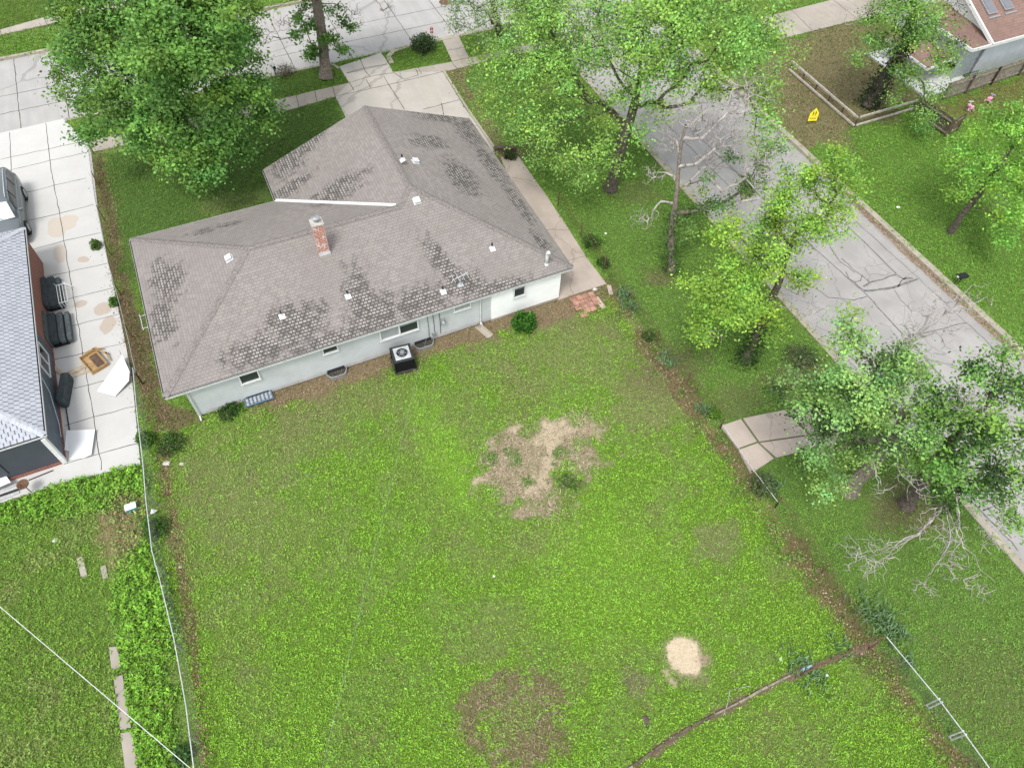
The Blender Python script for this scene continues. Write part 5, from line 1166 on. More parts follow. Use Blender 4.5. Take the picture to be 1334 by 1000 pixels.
# ------------------------------------------------------------------ small signs and boxes
q = G(1057, 160); ys_ = empty('yard_sign', q, 'yellow five sided caution sign with two black figures on the brown verge', 'sign')
xv = np.array([.97, .24, 0]); xv = np.array([*(E1*.75-E2*.25), 0]); xv /= np.linalg.norm(xv); zv = np.array([.12, .38, .9]); zv /= np.linalg.norm(zv); yv = np.cross(zv, xv)
sgn = [(-.26, .0), (.26, .0), (.26, .42), (0, .72), (-.26, .42)]
m1 = MB(); b0_ = q+[0, 0, .12]; fr_ = [b0_+xv*a+zv*b for a, b in sgn]; bk2 = [p+yv*.02 for p in fr_]; m1.add(fr_+bk2, [(4, 3, 2, 1, 0), (5, 6, 7, 8, 9)]+[(i, (i+1) % 5, 5+(i+1) % 5, 5+i) for i in range(5)]); sp = m1.build('sign_board', M['yellow'], ys_)
m1 = MB()
for sx_ in (-.08, .07):
    for (a, b, r_x, r_z) in ((0, .50, .032, .032), (0, .42, .035, .06), (-.03, .32, .014, .05), (.03, .32, .014, .05), (.05, .43, .03, .012)):
        c = b0_+xv*(sx_+a)+zv*b-yv*.004
        m1.add([c+xv*r_x*math.cos(t)+zv*r_z*math.sin(t) for t in np.linspace(0, 2*math.pi, 10, endpoint=False)], [tuple(range(10))])
for i in range(7): c = b0_+xv*(-.17+.055*i)+zv*.13-yv*.004; m1.obox(c, xv*.014, yv*.001, zv*.03)
m1.obox(b0_+zv*.2-yv*.004, xv*.24, yv*.001, zv*.005); m1.build('black_figures', M['black'], sp)
m1 = MB(); m1.tube([q+xv*.0+yv*.02-[0, 0, .05], b0_+zv*.4+yv*.03], .012, 5); m1.build('stake', M['black'], ys_)

q = G(1245, 370); bx = empty('mailbox', q, 'small black box on two thin legs in the grass beyond the side street', 'mailbox')
for s_ in (-.12, .12):
    m1 = MB(); m1.tube([q+[s_, s_*.4, 0], q+[s_+.06, s_*.4+.05, .48]], .016, 5); m1.build('leg', M['black'], bx)
m1 = MB(); m1.obox(q+[.08, .05, .52], np.array([.24, .07, 0]), np.array([-.05, .14, 0]), np.array([0, 0, .05])); m1.build('box', M['black'], bx, bevel=.015)
m1 = MB(); c = q+[-.17, -.03, .52]; m1.obox(c, np.array([.012, .004, 0]), np.array([-.02, .05, 0]), np.array([0, 0, .03])); m1.build('white_tab', M['white'], bx)

q = G(563.5, 58); rs = empty('marker_post', q, 'thin white post with small red sign behind the parkway bush', 'sign')
m1 = MB(); m1.cyl(q, .028, 1.2, 7); m1.build('post', M['pale_pipe'], rs)
m1 = MB(); m1.obox(q+[0, 0, .98], np.array([.09, .02, 0]), np.array([0, .012, 0]), np.array([0, 0, .1])); m1.obox(q+[0, 0, .78], np.array([.09, .02, 0]), np.array([0, .012, 0]), np.array([0, 0, .06])); m1.build('sign_plate', M['red'], rs)
m1 = MB(); m1.obox(q+[0, -.02, .88], np.array([.08, .02, 0]), np.array([0, .008, 0]), np.array([0, 0, .02])); m1.build('white_band', M['white'], rs)

q = G(359, 97); mbx = empty('mailbox', q, 'grey round topped mailbox by the kerb left of the parkway tree', 'mailbox')
m1 = MB(); m1.cyl(q, .04, .42, 6); m1.build('post', M['wood_dark'], mbx)
m1 = MB(); d = np.array([*E2, 0]); s = np.array([*E1, 0]); prof = [(-.1, 0), (.1, 0), (.1, .14), (.07, .21), (0, .24), (-.07, .21), (-.1, .14)]
m1.add([q+s*a+[0, 0, .42+b]-d*.22 for a, b in prof]+[q+s*a+[0, 0, .42+b]+d*.22 for a, b in prof], [tuple(range(7)), tuple(range(7, 14))[::-1]]+[(i, i+7, (i+1) % 7+7, (i+1) % 7) for i in range(7)]); m1.build('box', M['galv'], mbx)
m1 = MB(); m1.add([q+s*a*.75+[0, 0, .44+b*.8]-d*.223 for a, b in prof], [tuple(range(7))]); m1.build('box_door', M['black'], mbx)
q = G(580, 3, ZS); m1 = MB(); m1.cyl(q+[0, 0, .0], .42, .02, 20); tag(m1.build('manhole_cover', M['rust'], base=q), 'round dark manhole cover in the main street', 'manhole cover')

# brick paver patch, slabs, stones
q0, ux, vx = G(741, 389), G(773, 380)-G(741, 389), G(755, 412)-G(741, 389)
i_ = 0
pv = []
for a in range(4):
    for b in range(4):
        if (a, b) in ((0, 3), (3, 3)): continue
        c = q0+ux*(a+.5)/4.1+vx*(b+.5)/4.2+[0, 0, .012]
        pv.append((c, (a, b)))
pm = MB(); pm.obox((0, 0, .02), ux/8.6, vx/8.8, np.array([0, 0, .03])); proto = pm.build('paver', M['brick_paver'], bevel=.008)
for n2, (c, ab) in enumerate(pv):
    o = proto if n2 == 0 else proto.copy()
    if n2: COL.objects.link(o)
    o.location = c; o.rotation_euler = (0, 0, rng.normal(0, .06))
    tag(o, 'pinkish brick paver set in the small patch at the end of the concrete strip', 'paver', 'pavers at the end of the concrete strip')
o = proto.copy(); COL.objects.link(o); o.location = G(760, 410.5, .01); tag(o, 'single pinkish brick paver just below the paver patch', 'paver')
board((776, 388), (787, 402), .22, .06, M['wood_pale'], 'pale stone slab lying right of the pink pavers', .03, 'stone_slab', 'slab')
board((793, 372), (796, 384), .2, .05, M['slab'], 'small tan slab at the corner of the concrete strip', .02, 'stone_slab', 'slab')
def rock(px, py, r_, mat, label, name='stone', cat='stone', z=.0, sq=.6, group=None):
    q = G(px, py); m1 = MB(); rr = np.random.default_rng(int(px*7+py)); n1_, n2_ = 7, 10
    P_ = np.array([[q+[r_*(1+.25*math.sin(3*t+px)+.1*rr.random())*math.sin(f)*math.cos(t), r_*(1+.2*math.cos(2*t+py))*math.sin(f)*math.sin(t), z+r_*sq*math.cos(f)] for t in np.linspace(0, 2*math.pi, n2_)] for f in np.linspace(0, math.pi, n1_)])
    P_[:, -1] = P_[:, 0]; P_[0, :] = P_[0, 0]; P_[-1, :] = P_[-1, 0]
    m1.grid(P_, 0); return tag(m1.build(name, mat, base=q), label, cat, group)
rock(775, 377, .12, M['stone'], 'pale stone between the paver patch and the concrete strip')
rock(217, 603, .14, M['stone'], 'white stone in the grass inside the left fence, the left of a pair', sq=.35)
rock(237, 604, .09, M['stone'], 'small white stone inside the left fence, the right of a pair', sq=.4)
rock(235, 738, .07, M['stone'], 'white stone further down inside the left fence', sq=.4)
rock(740, 552, .0, M['stone'], '') if False else None
rock(841, 939, .17, M['wood_dark'], 'small dark brown stump in the lower part of the lawn', 'tree_stump', 'stump', sq=.35)
rock(643, 750, .045, M['bright_white'], 'tiny white pebble in the middle of the lawn', sq=.6)
rock(789, 304, .06, M['bright_white'], 'tiny white piece of litter on the side lawn', 'litter_piece', 'litter')
rock(1170, 270, .1, M['bright_white'], 'white piece of litter in the grass beyond the side street', 'litter_piece', 'litter', sq=.3)
rock(72, 703, .1, M['pale_pipe'], 'pale piece of litter in the left neighbour\'s grass', 'litter_piece', 'litter', sq=.3)
# white and teal box by the left fence
q = G(173, 663); d = np.array([*(E1), 0]); s = np.array([*(E2), 0]); wbx = empty('cool_box', q, 'white lidded box with teal rim in the weeds beside the left fence', 'box')
m1 = MB(); m1.obox(q+[0, 0, .12], d*.19, s*.12, np.array([0, 0, .1])); m1.build('body', M['teal'], wbx, bevel=.02)
m1 = MB(); m1.obox(q+[0, 0, .24], d*.2, s*.13, np.array([0, 0, .025])); m1.build('lid', M['bright_white'], wbx, bevel=.015)
m1 = MB(); q = G(197, 671); m1.add([q+[0, 0, .1], q+[.2, .0, .22], q+[.24, .16, .12], q+[.05, .15, .25]], [(0, 1, 2, 3)]); m1.tube([q, q+[.1, .05, .2]], .01, 4); tag(m1.build('plastic_scrap', M['white'], base=q), 'crumpled pale plastic scrap caught in the left fence', 'litter')
m1 = MB(); q = G(1044, 873); m1.tube([q+[0, 0, .05], q+[.2, .1, .07], q+[.36, .17, .05]], [.05, .06, .03], 8); tag(m1.build('plastic_bottle', simple('pale_blue_plastic', (.45, .62, .8), .3, .05), base=q), 'pale blue plastic bottle lying in the iris clump', 'bottle')
rock(1017, 858, .06, M['bright_white'], 'white scrap left of the pale blue bottle', 'litter_piece', 'litter', sq=.4)
rock(1077, 879, .05, M['bright_white'], 'white scrap right of the pale blue bottle', 'litter_piece', 'litter', sq=.4)

# ------------------------------------------------------------------ cables
def cable(a, b, sag, r_, label, mat):
    a = np.array(a); b = np.array(b); m1 = MB(); m1.tube([a+(b-a)*t-np.array([0, 0, sag*4*t*(1-t)]) for t in np.linspace(0, 1, 40)], r_, 5); tag(m1.build('overhead_cable', mat, base=(*a[:2], 0)), label, 'cable', 'overhead cables')
def ext(p, q, z, f0, f1):
    a = G(*p, z); b = G(*q, z); return a+(b-a)*f0, a+(b-a)*f1
a, b = ext((0, 790), (250, 1002), 6.5, -1.2, 2.6); cable(a, b, .02, .009, 'thick pale overhead cable crossing the bottom left corner', simple('pale_cable', (.7, .7, .7), .5, .1))
u_c, z_c = onwall(563, 405, wb)
cable(hp(u_c, wb-.1, he-.05), G(405, 1060, 6.), .0, .0045, 'thin grey service wire crossing the lawn from the house', simple('grey_wire', (.30, .34, .28), .6, .2))

# ------------------------------------------------------------------ trees
def tube_edges(P0, P1, r0, r1, n):
    N = len(P0); d = P1-P0; L_ = np.linalg.norm(d, axis=1)[:, None]+1e-9; d = d/L_
    a = np.where(np.abs(d[:, 2:3]) < .9, np.array([[0, 0, 1.]]), np.array([[1., 0, 0]])); x = np.cross(d, a); x /= np.linalg.norm(x, axis=1)[:, None]; y = np.cross(d, x)
    t = 2*np.pi*np.arange(n)/n; cs = x[:, None]*np.cos(t)[None, :, None]+y[:, None]*np.sin(t)[None, :, None]
    A_v = P0[:, None]+cs*r0[:, None, None]; B_v = P1[:, None]+cs*r1[:, None, None]
    V = np.concatenate([A_v, B_v], 1).reshape(-1, 3); j = np.arange(n); f = np.stack([j, (j+1) % n, n+(j+1) % n, n+j], 1)
    F = (f[None]+(np.arange(N)*2*n)[:, None, None]).reshape(-1, 4); return V, F
def grow(trunk, clusters, r, step=.45, bend=.12, r_tip=.012, r_base=.25, power=.42, pen=.35):
    nodes = []; par = []; plen = []
    T = [np.array(p, float) for p in trunk]
    for i in range(len(T)-1):
        n_ = max(1, int(np.linalg.norm(T[i+1]-T[i])/step))
        for q in range(n_):
            p = T[i]+(T[i+1]-T[i])*q/n_; p = p+(r.normal(0, .02, 3) if nodes else 0)
            par.append(len(nodes)-1); plen.append(0 if not nodes else plen[-1]+np.linalg.norm(p-nodes[-1])); nodes.append(p)
    par.append(len(nodes)-1); plen.append(plen[-1]+.1); nodes.append(T[-1])
    ntr = len(nodes); top = T[-1]; minz = T[0][2]+.45*(T[-1][2]-T[0][2])
    od = np.argsort(np.linalg.norm(clusters-np.array(top)*[1, 1, .9], axis=1))
    NA = np.zeros((len(clusters)*40+ntr, 3)); NA[:ntr] = nodes; PL = np.zeros(len(NA)); PL[:ntr] = plen; cnt = ntr
    ok = NA[:, 2] >= minz
    tips = []
    for ci in od:
        c = clusters[ci]; d = np.linalg.norm(NA[:cnt]-c, axis=1)+pen*PL[:cnt]+np.where(NA[:cnt, 2] < minz, 50, 0)*(np.arange(cnt) < ntr)+np.maximum(0, NA[:cnt, 2]-c[2])*.3
        b = int(np.argmin(d)); a = NA[b].copy(); D_ = np.linalg.norm(c-a); n_ = max(1, int(D_/step)); side = r.normal(0, 1, 3)*bend*D_*.5; side[2] = abs(side[2])*.8
        prev = b
        for q in range(1, n_+1):
            t = q/n_; p = a+(c-a)*t+side*math.sin(math.pi*t)+(r.normal(0, .03, 3) if q < n_ else 0)
            NA[cnt] = p; par.append(prev); PL[cnt] = PL[prev]+D_/n_; prev = cnt; cnt += 1
        tips.append(prev)
    par = np.array(par); w = np.zeros(cnt)
    for t in tips: w[t] += 1
    for i in range(cnt-1, 0, -1):
        w[par[i]] += w[i]
    rad = r_tip*np.maximum(w, 1)**power; s = r_base/rad[0] if rad[0] > 0 else 1
    rad = np.where(rad > r_tip*2, rad*(1+(s-1)*np.clip((rad-r_tip*2)/(rad[0]-r_tip*2+1e-9), 0, 1)), rad)
    rad[ntr:] = np.minimum(rad[ntr:], r_base*.58)
    rad[:ntr] = np.maximum(rad[:ntr], r_base*(1-.68*np.linspace(0, 1, ntr)**1.1))
    rad[0] *= 1.5; rad[1] *= 1.15
    return NA[:cnt], par, rad, tips
def skel_mesh(name, NA, par, rad, mat, parent, base):
    i = np.arange(1, len(NA)); p = par[1:len(NA)]; r0 = np.minimum(rad[p], rad[i]*1.35); r0 = np.where(p < 3, rad[p], r0)
    big = rad[i] > .05; dd3 = NA[i]-NA[p]; dd3 = dd3/(np.linalg.norm(dd3, axis=1)[:, None]+1e-9); NS = NA[p]-dd3*(r0*.35*(p > 0))[:, None]; Vs, Fs, off = [], [], 0
    for msk, n_ in ((big, 8), (~big, 4)):
        if msk.any():
            v, f = tube_edges(NS[msk], NA[i[msk]], r0[msk], rad[i[msk]], n_); Vs.append(v); Fs.append(f+off); off += len(v)
    V = np.concatenate(Vs); F = np.concatenate(Fs)
    o = fast_mesh(name, V-np.array(base), F, mat, smooth=True); o.parent = parent; o.location = (0, 0, 0); return o
def lobes_to_pts(lobes, r, dens=1.2, shell=.5):
    P = []
    for lb in lobes:
        px, py, z, rr = lb[:4]; k_ = lb[4] if len(lb) > 4 else 1.
        c = G(px, py, z); n_ = max(3, int(rr**2.2*5.5*dens*k_)); d = r.normal(size=(n_, 3)); d /= np.linalg.norm(d, axis=1)[:, None]
        q = c+d*rr*(r.random(n_)**shell)[:, None]*np.array([1, 1, .8]); q[:, 2] = np.maximum(q[:, 2], .4); P.append(q)
    return np.concatenate(P)
def tree(name, label, base, trunk, lobes, col, seed, r_base=.25, leaf=.13, per=70, spread=.34, dens=1.2, dead=(), bark='bark', group=None, dark=None, ivy=None, cat='tree', deadmat='deadwood', deadr=1., nd=1., flat=.7, tips=.012):
    r = np.random.default_rng(seed); b = G(*base); b[2] = -.05
    o = empty(name, (b[0], b[1], 0), label, cat, group); bo = np.array([b[0], b[1], 0.])
    tr = [b]+[G(px, py, z) for px, py, z in trunk]
    pts = lobes_to_pts(lobes, r, dens)
    NA, par, rad, tp = grow(tr, pts, r, r_base=r_base, r_tip=tips)
    skel_mesh('trunk', NA, par, rad, M[bark], o, bo)
    # leaves around every tip and some along outer twigs
    tipsP = NA[tp]; ctr = tipsP.mean(0)
    n_ = int(len(tipsP)*per*1.55); ti = r.integers(0, len(tipsP), n_)
    C = tipsP[ti]+r.normal(size=(n_, 3))*spread*np.array([1, 1, flat])*(.6+.8*r.random(n_)[:, None])
    cb = (.6+.7*r.random(len(tipsP)))[ti]*(.6+.75*r.random(n_))
    tt = r.normal(0, .08, (len(tipsP), 1))[ti]+r.normal(0, .05, (n_, 1))
    cc = np.clip(np.array(col)*1.75*cb[:, None]*np.concatenate([1+tt, np.ones((n_, 1)), 1-tt], 1), .004, .8)
    if dark is not None:
        m_ = (r.random(len(tipsP)) < dark[0])[ti]; cc[m_] = np.array(dark[1])*cb[m_][:, None]
    oc = C-tipsP[ti]; oc /= np.linalg.norm(oc, axis=1)[:, None]+1e-6; oc2 = C-(pts.mean(0)-[0, 0, 1.]); oc2 /= np.linalg.norm(oc2, axis=1)[:, None]+1e-6
    v, f, c4 = leaves(C, leaf*1.12*(.55+.9*r.random(n_)), cc, .4, .62, r, oc*.7+oc2*.6)
    fo = fast_mesh('crown', v-bo, f, M['leaf'], c4); fo.parent = o; fo.location = (0, 0, 0)
    if dead:
        sub = NA[rad > r_base*.22]; 
        groups = []
        for lb in dead:
            c = G(*lb[:3]); a = NA[np.argmin(np.linalg.norm(NA-c, axis=1)+.25*np.abs(NA[:, 2]-c[2])+np.where(rad < .02, .6, 0))]
            q = lobes_to_pts([lb[:4]], r, 16*nd, .8); mid_ = (a*.5+c*.5)+r.normal(0, .15, 3)
            if len(lb) > 4: mid_ = G(*lb[4]); a = NA[np.argmin(np.linalg.norm(NA-mid_, axis=1)+np.where(rad < .02, .6, 0))]
            groups.append(grow([a, mid_, c*.55+mid_*.45], q, r, step=.16, bend=.16, r_tip=.0055, r_base=(.016+.012*lb[3])*deadr, power=.40, pen=.05))
        for (n1, p1, r1, _) in groups:
            i = np.arange(1, len(n1)); p = p1[1:len(n1)]; v, f = tube_edges(n1[p], n1[i], np.minimum(r1[p], r1[i]*1.4), r1[i], 4)
            do = fast_mesh('dead_branch', v-bo, f, M[deadmat], smooth=True); do.parent = o; do.location = (0, 0, 0)
    if ivy:
        n_, rr, zr, ic = ivy; i = r.integers(0, len(NA), n_*6); sel = (rad[i] > r_base*.3) & (NA[i, 2] < zr); i = i[sel][:n_]
        if len(i):
            i = r.choice(i, n_); C = NA[i]+r.normal(size=(n_, 3))*rr*np.array([1, 1, .9]); C[:, 2] = np.maximum(C[:, 2], .05)
            v, f, c4 = leaves(C, .12*(.6+.8*r.random(n_)), np.array(ic)*(.5+r.random((n_, 1))), .3, .7, r); io = fast_mesh('ivy', v-bo, f, M['leaf'], c4); io.parent = o; io.location = (0, 0, 0)
    return o
tree('maple_tree', 'large dense dark green maple tree in the front lawn at top left', (232, 156), [(228, 150, 1.2), (220, 128, 2.4), (212, 100, 4)],
     [(115, 55, 6, 1.4), (102, 110, 4.8, 1.0), (125, 145, 4.2, .9), (112, 175, 3.4, .4), (150, 60, 7.5, 2.2), (165, 120, 5.5, 2.0), (200, 60, 8, 2.6), (235, 100, 6.5, 2.4), (290, 60, 7, 2.3), (305, 115, 5, 1.2), (285, 150, 4.8, 1.3), (190, 180, 4.2, 1.5), (160, 170, 4, 1.0), (240, 170, 4.5, 1.7), (270, 205, 3.4, 1.3), (225, 210, 3.2, 1.0), (300, 175, 3.6, 1.0), (318, 195, 2.8, .6), (325, 115, 5, 1.1), (342, 155, 3.4, .7), (262, 232, 2.7, .6), (200, -60, 10, 3.2), (300, -20, 8.5, 2.4), (120, 0, 8.5, 2.), (240, 10, 9, 2.8), (315, 65, 5.5, .9), (338, 140, 3.2, .5), (85, 85, 5, .5)],
     (.094, .188, .038), 11, .34, .14, 170, .33, .8, bark='bark')
tree('parkway_tree', 'thick trunked street tree with small leafy tuft and bare limbs between the street and sidewalk', (425, 101), [(421, 60, 1.6), (417, 30, 3), (411, -8, 4.5), (400, -70, 7)],
     [(395, 40, 2.6, .75), (430, 45, 2.4, .7), (405, 10, 3.6, .8), (440, 20, 3, .6), (385, 20, 3.2, .6), (408, 62, 1.7, .4), (445, 66, 1.5, .28), (404, 72, 1.3, .2), (455, 35, 2.5, .4), (420, -60, 7, 2), (360, -70, 8, 2), (460, -60, 7, 2)],
     (.075, .16, .03), 12, .30, .14, 60, .2, 2.2, dead=[(365, 30, 4, .9), (345, 45, 3.5, .7), (460, 15, 4, .8), (505, 10, 4, .8), (470, 30, 3.4, .6), (335, 15, 4.5, .8)], bark='bark_grey', deadmat='deadwood_brown', nd=.8)
tree('grey_green_tree', 'sparse grey green tree at the top edge beside the parkway bush', (652, 58), [(650, 40, 1.2), (646, 20, 2.4), (640, -10, 4)],
     [(620, 25, 3, 1.0), (600, 5, 3.6, 1.1), (655, 10, 4, 1.2), (690, 15, 4, 1.2), (700, 50, 2.6, .9), (675, 40, 2.8, .8), (640, -30, 5, 2), (720, 10, 4.5, 1.4), (590, 35, 2.2, .5), (630, 55, 1.4, .5)],
     (.15, .22, .10), 13, .2, .12, 45, .3, 1.5, dead=[(640, 20, 3.4, .9), (610, 30, 2.6, .7), (690, 30, 3.2, .9)], nd=.9)
tree('elm_tree', 'biggest light green tree spreading over the side street, trunk on the side lawn', (795, 246), [(803, 215, 1.6), (812, 180, 3.2), (826, 140, 4.6), (835, 95, 6)],
     [(655, 120, 5, 1.5), (690, 165, 4.2, 1.4), (650, 80, 5.6, 1.3), (735, 205, 3.2, 1.0), (760, 225, 2.9, .7), (720, 110, 6, 1.8), (690, 60, 7, 1.9), (790, 50, 8, 2.0), (750, 30, 8, 2.2), (770, 150, 4.6, 1.1), (850, 70, 8, 1.7), (900, 30, 9, 2.2), (945, 70, 8, 1.8), (995, 50, 8, 1.8), (880, -10, 10, 2.5), (1000, 110, 6.5, 1.3), (1010, 150, 5.6, .9), (900, 110, 6.6, 1.0), (860, 140, 5.4, .8), (960, 10, 9, 2), (830, -20, 9.5, 2.2), (640, 130, 4.4, .9), (700, -10, 8.5, 2.2), (700, 205, 3, .6), (1000, 185, 4.8, .8), (930, 115, 6.6, .9), (785, 185, 4, .9), (835, 165, 4.8, .7), (815, 120, 5.6, 1.0), (870, 90, 6.8, 1.0), (800, 210, 3, .5)],
     (.165, .28, .06), 14, .28, .112, 78, .34, 1.2, dead=[(960, 120, 6.5, 1.3), (1000, 100, 6.8, 1.2), (760, 225, 2.6, .5)], nd=.8)
tree('half_dead_tree', 'forked half dead tree with bleached limbs, left of the yellow green tree', (875, 353), [(874, 322, 1.5), (873, 303, 2.3), (880, 265, 3.8), (884, 215, 5.4), (893, 165, 7.0)],
     [(905, 285, 3, .55), (890, 305, 2.2, .35), (930, 265, 3.6, .6), (960, 250, 4.4, .7), (985, 235, 5, .8), (1005, 205, 5.6, .8), (920, 240, 4.4, .5), (950, 200, 5.5, .35)],
     (.10, .18, .045), 15, .17, .10, 60, .2, 2.0, tips=.008, dead=[(838, 285, 3, .8, (862, 262, 3.6)), (850, 225, 4.6, .7), (875, 180, 6, 1.1), (915, 150, 7, 1.5), (955, 175, 6.6, 1.5, (905, 215, 5.6)), (1000, 215, 6, 1.3, (940, 250, 4.8)), (930, 205, 5.6, 1.0, (900, 235, 4.8)), (975, 120, 7.6, 1.3, (915, 180, 6.6)), (1045, 245, 5.2, .9, (960, 265, 4.4))], bark='bark_grey', nd=1.6, deadr=2.3, ivy=(1500, .22, 3.6, (.08, .16, .03)))
tree('yellow_green_tree', 'bright yellow green tree between the side lawn and the side street', (971, 470), [(985, 440, 1.4), (1000, 405, 3), (1014, 370, 4.4), (1030, 320, 6.2)],
     [(1080, 222, 8, .95, 1.3), (1045, 240, 7.6, 1.0), (1095, 255, 7.4, .8), (1075, 285, 6.8, .9), (1000, 290, 6.2, 1.1), (960, 310, 5.8, .9), (930, 300, 5.6, .5), (925, 370, 4.8, 1.0), (960, 385, 4.6, 1.2), (1015, 330, 6, 1.1), (920, 420, 3.6, .9), (1000, 410, 3.8, .8), (1045, 300, 6.8, .8), (1020, 265, 7, .8), (980, 350, 5.2, 1.0), (1040, 360, 5, .7), (1095, 205, 8.2, .5), (905, 395, 4, .5), (1010, 430, 2.8, .6)],
     (.165, .275, .042), 16, .17, .098, 92, .25, 2.1, dead=[(930, 435, 3.2, .7), (1060, 400, 3.8, .8), (1040, 380, 4.2, .7)], nd=.9, ivy=(1000, .26, 2.2, (.05, .10, .02)), flat=.5)
tree('ivy_covered_tree', 'leaning tree wrapped in dark ivy inside the rail fence corner', (1131, 137), [(1150, 105, 1.4), (1168, 78, 2.6), (1185, 45, 4.2), (1195, 5, 6)],
     [(1200, 35, 5.6, 1.3), (1170, 15, 6.4, 1.6), (1225, 75, 4, 1.0), (1190, 90, 3.6, 1.0), (1150, 50, 4.8, 1.0), (1225, 25, 5.6, 1.1), (1205, 145, 1.6, .8), (1215, 115, 2.6, .8), (1115, 80, 3.6, .5), (1190, -30, 7.5, 2), (1240, 55, 4.4, .6), (1175, 120, 2.4, .6), (1205, 165, .9, .45)],
     (.135, .24, .055), 17, .32, .10, 85, .3, 1.7, dead=[(1140, 75, 3, .5), (1120, 20, 5.5, .9)], ivy=(3600, .34, 4.2, (.022, .05, .012)), dark=(.15, (.03, .07, .015)), nd=.8)
tree('young_elm_tree', 'light green spreading tree at the right edge beyond the side street', (1238, 302), [(1252, 282, 1.2), (1275, 252, 2.6), (1298, 222, 4)],
     [(1300, 165, 5, 1.1), (1262, 180, 4.4, .9), (1325, 200, 5, 1.1), (1265, 215, 3.6, .8), (1335, 250, 4, 1.0), (1315, 285, 2.8, .8), (1245, 245, 2.8, .6), (1350, 170, 6, 1.2), (1290, 240, 3.6, .7), (1240, 200, 3.8, .6), (1300, 310, 2, .6), (1360, 220, 5, 1.2), (1320, 150, 5.2, .8)],
     (.145, .28, .045), 18, .15, .11, 85, .26, 1.6, dead=[(1310, 265, 3, .7)], nd=.8)
tree('ragged_tree', 'ragged grey green tree with bleached dead branches standing right of the cracked concrete slab', (1106, 640), [(1120, 622, 1), (1140, 600, 2.2), (1160, 575, 3.6), (1180, 540, 5.4)],
     [(1070, 495, 6.4, 1.0), (1110, 500, 6.8, 1.1), (1140, 530, 6.4, 1.1), (1045, 520, 5.6, .8), (1105, 545, 5.6, 1.0), (1150, 480, 7.4, .8), (1175, 560, 5.8, .8), (1030, 500, 5.8, .6), (1065, 580, 4, .8), (1095, 600, 3.2, .8), (1045, 610, 3, .6), (1080, 640, 2.2, .7), (1110, 410, 8, .7), (1100, 440, 7.4, .6), (1130, 450, 7.6, .6), (1165, 450, 7.8, .6), (1185, 490, 7.4, .7), (1170, 510, 7, .8), (1060, 545, 4.8, .7), (1130, 580, 4.2, .6), (1180, 460, 8, .6)],
     (.155, .26, .075), 19, .26, .09, 110, .24, 1.5, dead=[(1165, 575, 5.4, .8), (1185, 620, 4.2, .7), (1215, 400, 9, 1.0), (1260, 390, 9, .9), (1190, 430, 8.4, .9), (1150, 640, 3.6, .6), (1240, 430, 8.4, .8), (1060, 580, 4.6, .5), (1200, 640, 4.2, .6)], nd=1.1, bark='bark_grey', dark=(.15, (.05, .10, .025)))
tree('dark_elm_tree', 'dark green half dead tree overhanging the side street at the right edge', (1180, 657), [(1198, 635, 1.4), (1218, 605, 3), (1240, 575, 4.6), (1262, 545, 6)],
     [(1215, 510, 6.8, .9), (1245, 535, 6.6, 1.0), (1290, 545, 6.6, 1.0), (1320, 500, 7.2, 1.1), (1330, 560, 6.4, .9), (1240, 590, 5.2, 1.0), (1275, 600, 5.2, 1.0), (1215, 590, 5, .8), (1255, 635, 4.2, .8), (1290, 640, 4.4, .8), (1325, 620, 5, .8), (1205, 565, 5.8, .7), (1230, 640, 3.6, .6), (1265, 490, 7.4, .7), (1320, 450, 8, .7), (1325, 690, 3, .6), (1200, 535, 6.4, .7), (1290, 575, 5.8, .6)],
     (.12, .225, .045), 20, .24, .10, 95, .26, 1.55, dead=[(1115, 722, 2.8, .75, (1195, 696, 3.4)), (1135, 740, 2.6, .6, (1190, 700, 3.3)), (1150, 715, 3.0, .6, (1195, 697, 3.4)), (1240, 735, 2.8, .7, (1250, 680, 3.8)), (1205, 765, 2.4, .5, (1240, 700, 3.4)), (1275, 765, 2.4, .6, (1250, 700, 3.4)), (1235, 700, 3.2, .8, (1250, 670, 4)), (1290, 700, 3.4, .6), (1260, 520, 7.4, .7), (1200, 690, 3.0, .5)], nd=2.2, dark=(.3, (.05, .11, .025)))
# bushes
def bush(name, label, base, r_, h, col, seed, n_=1500, leaf=.1, cat='bush', group=None, bare=False):
    r = np.random.default_rng(seed); b = G(*base); bo = np.array([b[0], b[1], 0.]); o = empty(name, bo, label, cat, group)
    d = r.normal(size=(90, 3)); d /= np.linalg.norm(d, axis=1)[:, None]; d[:, 2] = np.abs(d[:, 2]); q = bo+d*np.array([r_, r_, h])*(r.random(90)**.4)[:, None]; q[:, 2] += .05
    NA, par, rad, tp = grow([bo+[0, 0, -.02], bo+[0, 0, h*.35]], q, r, step=.15, r_tip=.006, r_base=.04, pen=.1)
    skel_mesh('stems', NA, par, rad, M['bark'] if not bare else M['deadwood_brown'], o, bo)
    if n_:
        ti = r.integers(0, len(tp), n_); C = NA[np.array(tp)[ti]]+r.normal(size=(n_, 3))*r_*.14; C[:, 2] = np.maximum(.04, C[:, 2])
        v, f, c4 = leaves(C, leaf*(.6+.8*r.random(n_)), np.array(col)*(.5+r.random((n_, 1)))*(.75+.5*r.random((len(tp), 1)))[ti], .5, .6, r); fo = fast_mesh('foliage', v-bo, f, M['leaf'], c4); fo.parent = o; fo.location = (0, 0, 0)
bush('round_bush', 'round glossy green bush against the white garage wall', (683, 425), .52, .75, (.05, .16, .015), 31, 2600, .12)
bush('parkway_bush', 'dark green bush in the parkway grass beside the red marker post', (552, 62), .78, .7, (.06, .10, .035), 32, 2600, .12)
bush('withered_shrub', 'low withered brown shrub by the kerb next to the mailbox', (372, 95), .7, .3, (.14, .13, .08), 33, 900, .07)
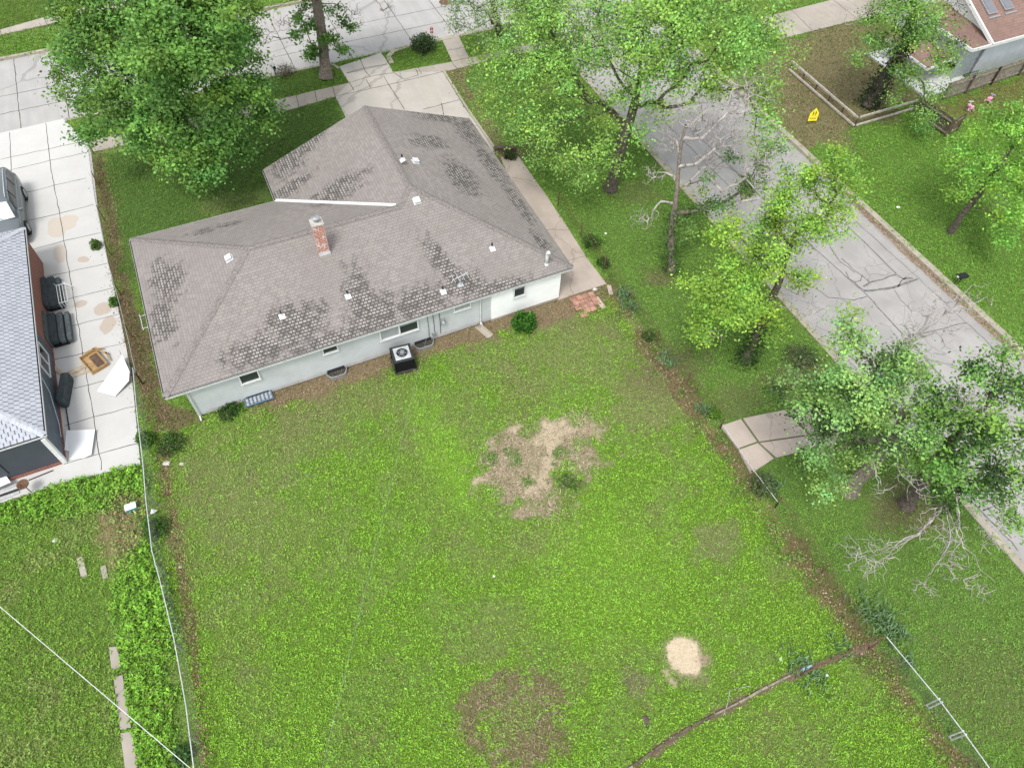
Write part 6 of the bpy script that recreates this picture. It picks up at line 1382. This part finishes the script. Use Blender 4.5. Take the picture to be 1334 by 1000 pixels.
bush('dead_brush', 'dark dead brush pile beside the side street below the yellow green tree', (1042, 468), .75, .45, (.06, .06, .035), 34, 700, .07, bare=True)
for i, (px, py, rr, hh, cl_, lb) in enumerate([(222, 580, .6, .22, (.06, .13, .02), 'dark ivy clump inside the left fence below the house corner'), (192, 575, .35, .6, (.07, .16, .02), 'ivy clump on the left fence beside the white driveway'), (205, 690, .45, .7, (.06, .15, .02), 'ivy clump on the left fence beside the plastic scrap'), (127, 322, .26, .4, (.09, .16, .03), 'small vine on the old fence next to the tan driveway stain'), (150, 396, .22, .35, (.09, .2, .03), 'small bright vine on the old fence beside the round driveway stains'),
                                           (770, 318, .5, .35, (.06, .14, .02), 'ivy clump at the edge of the concrete strip'), (786, 345, .35, .3, (.05, .12, .02), 'dark ivy clump near the corner of the concrete strip'), (992, 635, .55, .5, (.10, .15, .05), 'grey green weed clump beside the cracked concrete slab'), (930, 540, .3, .3, (.10, .22, .02), 'bright green weed clump at the corner of the cracked slab'), (845, 440, .3, .25, (.08, .13, .03), 'low weeds on the right fence line'),
                                           (240, 985, .3, .5, (.06, .14, .03), 'weed clump by the left fence at the bottom edge'), (665, 205, .35, .25, (.05, .08, .02), 'dark weeds on the low timber wall'), (300, 535, .5, .12, (.04, .10, .015), 'low dark green creeper at the foot of the grey wall near the house corner')]):
    bush('weed_clump', lb, (px, py), rr, hh, cl_, 40+i, 700, .09, 'weeds', 'weed clumps along the fences')
# irises
def iris(label, px, py, n_, rr, ln, seed, pale=False):
    r = np.random.default_rng(seed); q = G(px, py); m1 = MB()
    for i in range(n_):
        a = r.uniform(0, 6.28); b = q+np.array([*(r.normal(0, rr, 2)), 0]); o_ = np.array([math.cos(a), math.sin(a), 0]); s = np.array([-o_[1], o_[0], 0])*.018; L_ = ln*r.uniform(.6, 1.1); le = r.uniform(.3, .9)
        P_ = np.array([[b-s, b+s], [b+o_*L_*.25*le+[0, 0, L_*.5]-s*1.2, b+o_*L_*.25*le+[0, 0, L_*.5]+s*1.2], [b+o_*L_*.6*le+[0, 0, L_*.75]-s*.8, b+o_*L_*.6*le+[0, 0, L_*.75]+s*.8], [b+o_*L_*1.0*le+[0, 0, L_*(.8-.3*le)], b+o_*L_*1.0*le+[0, 0, L_*(.8-.3*le)]+s*.05]]); m1.grid(P_)
    tag(m1.build('iris_clump', M['iris'], base=q), label, 'iris', 'iris clumps along the right fence line')
M['iris'] = simple('blue_green_iris_blades', (.13, .23, .10), .6, .35, 9)
for i, a in enumerate([('iris clump nearest the pink pavers', 812, 388, 60, .22, .55), ('iris clump just below the one nearest the pavers', 823, 402, 50, .2, .5), ('broad leaved iris clump halfway down the right fence', 870, 470, 60, .22, .4), ('iris clump just above the cracked slab', 915, 536, 45, .15, .45), ('iris clump below the cracked slab', 1003, 632, 50, .2, .5), ('uppermost iris clump of the bed by the right corner fence', 1125, 795, 60, .28, .5), ('middle iris clump of the bed by the right corner fence', 1145, 808, 70, .3, .5), ('lowest iris clump of the bed by the right corner fence', 1165, 828, 60, .25, .5), ('iris clump left of the timber rail, around the blue bottle', 1040, 868, 60, .3, .4), ('iris clump below the blue bottle', 1062, 888, 50, .25, .4), ('iris clump above the rusty pipe rail', 1090, 842, 35, .25, .35), ('iris clump against the outside of the right corner fence', 1180, 860, 25, .15, .4)]):
    iris(a[0], a[1], a[2], a[3], a[4], a[5], 60+i)
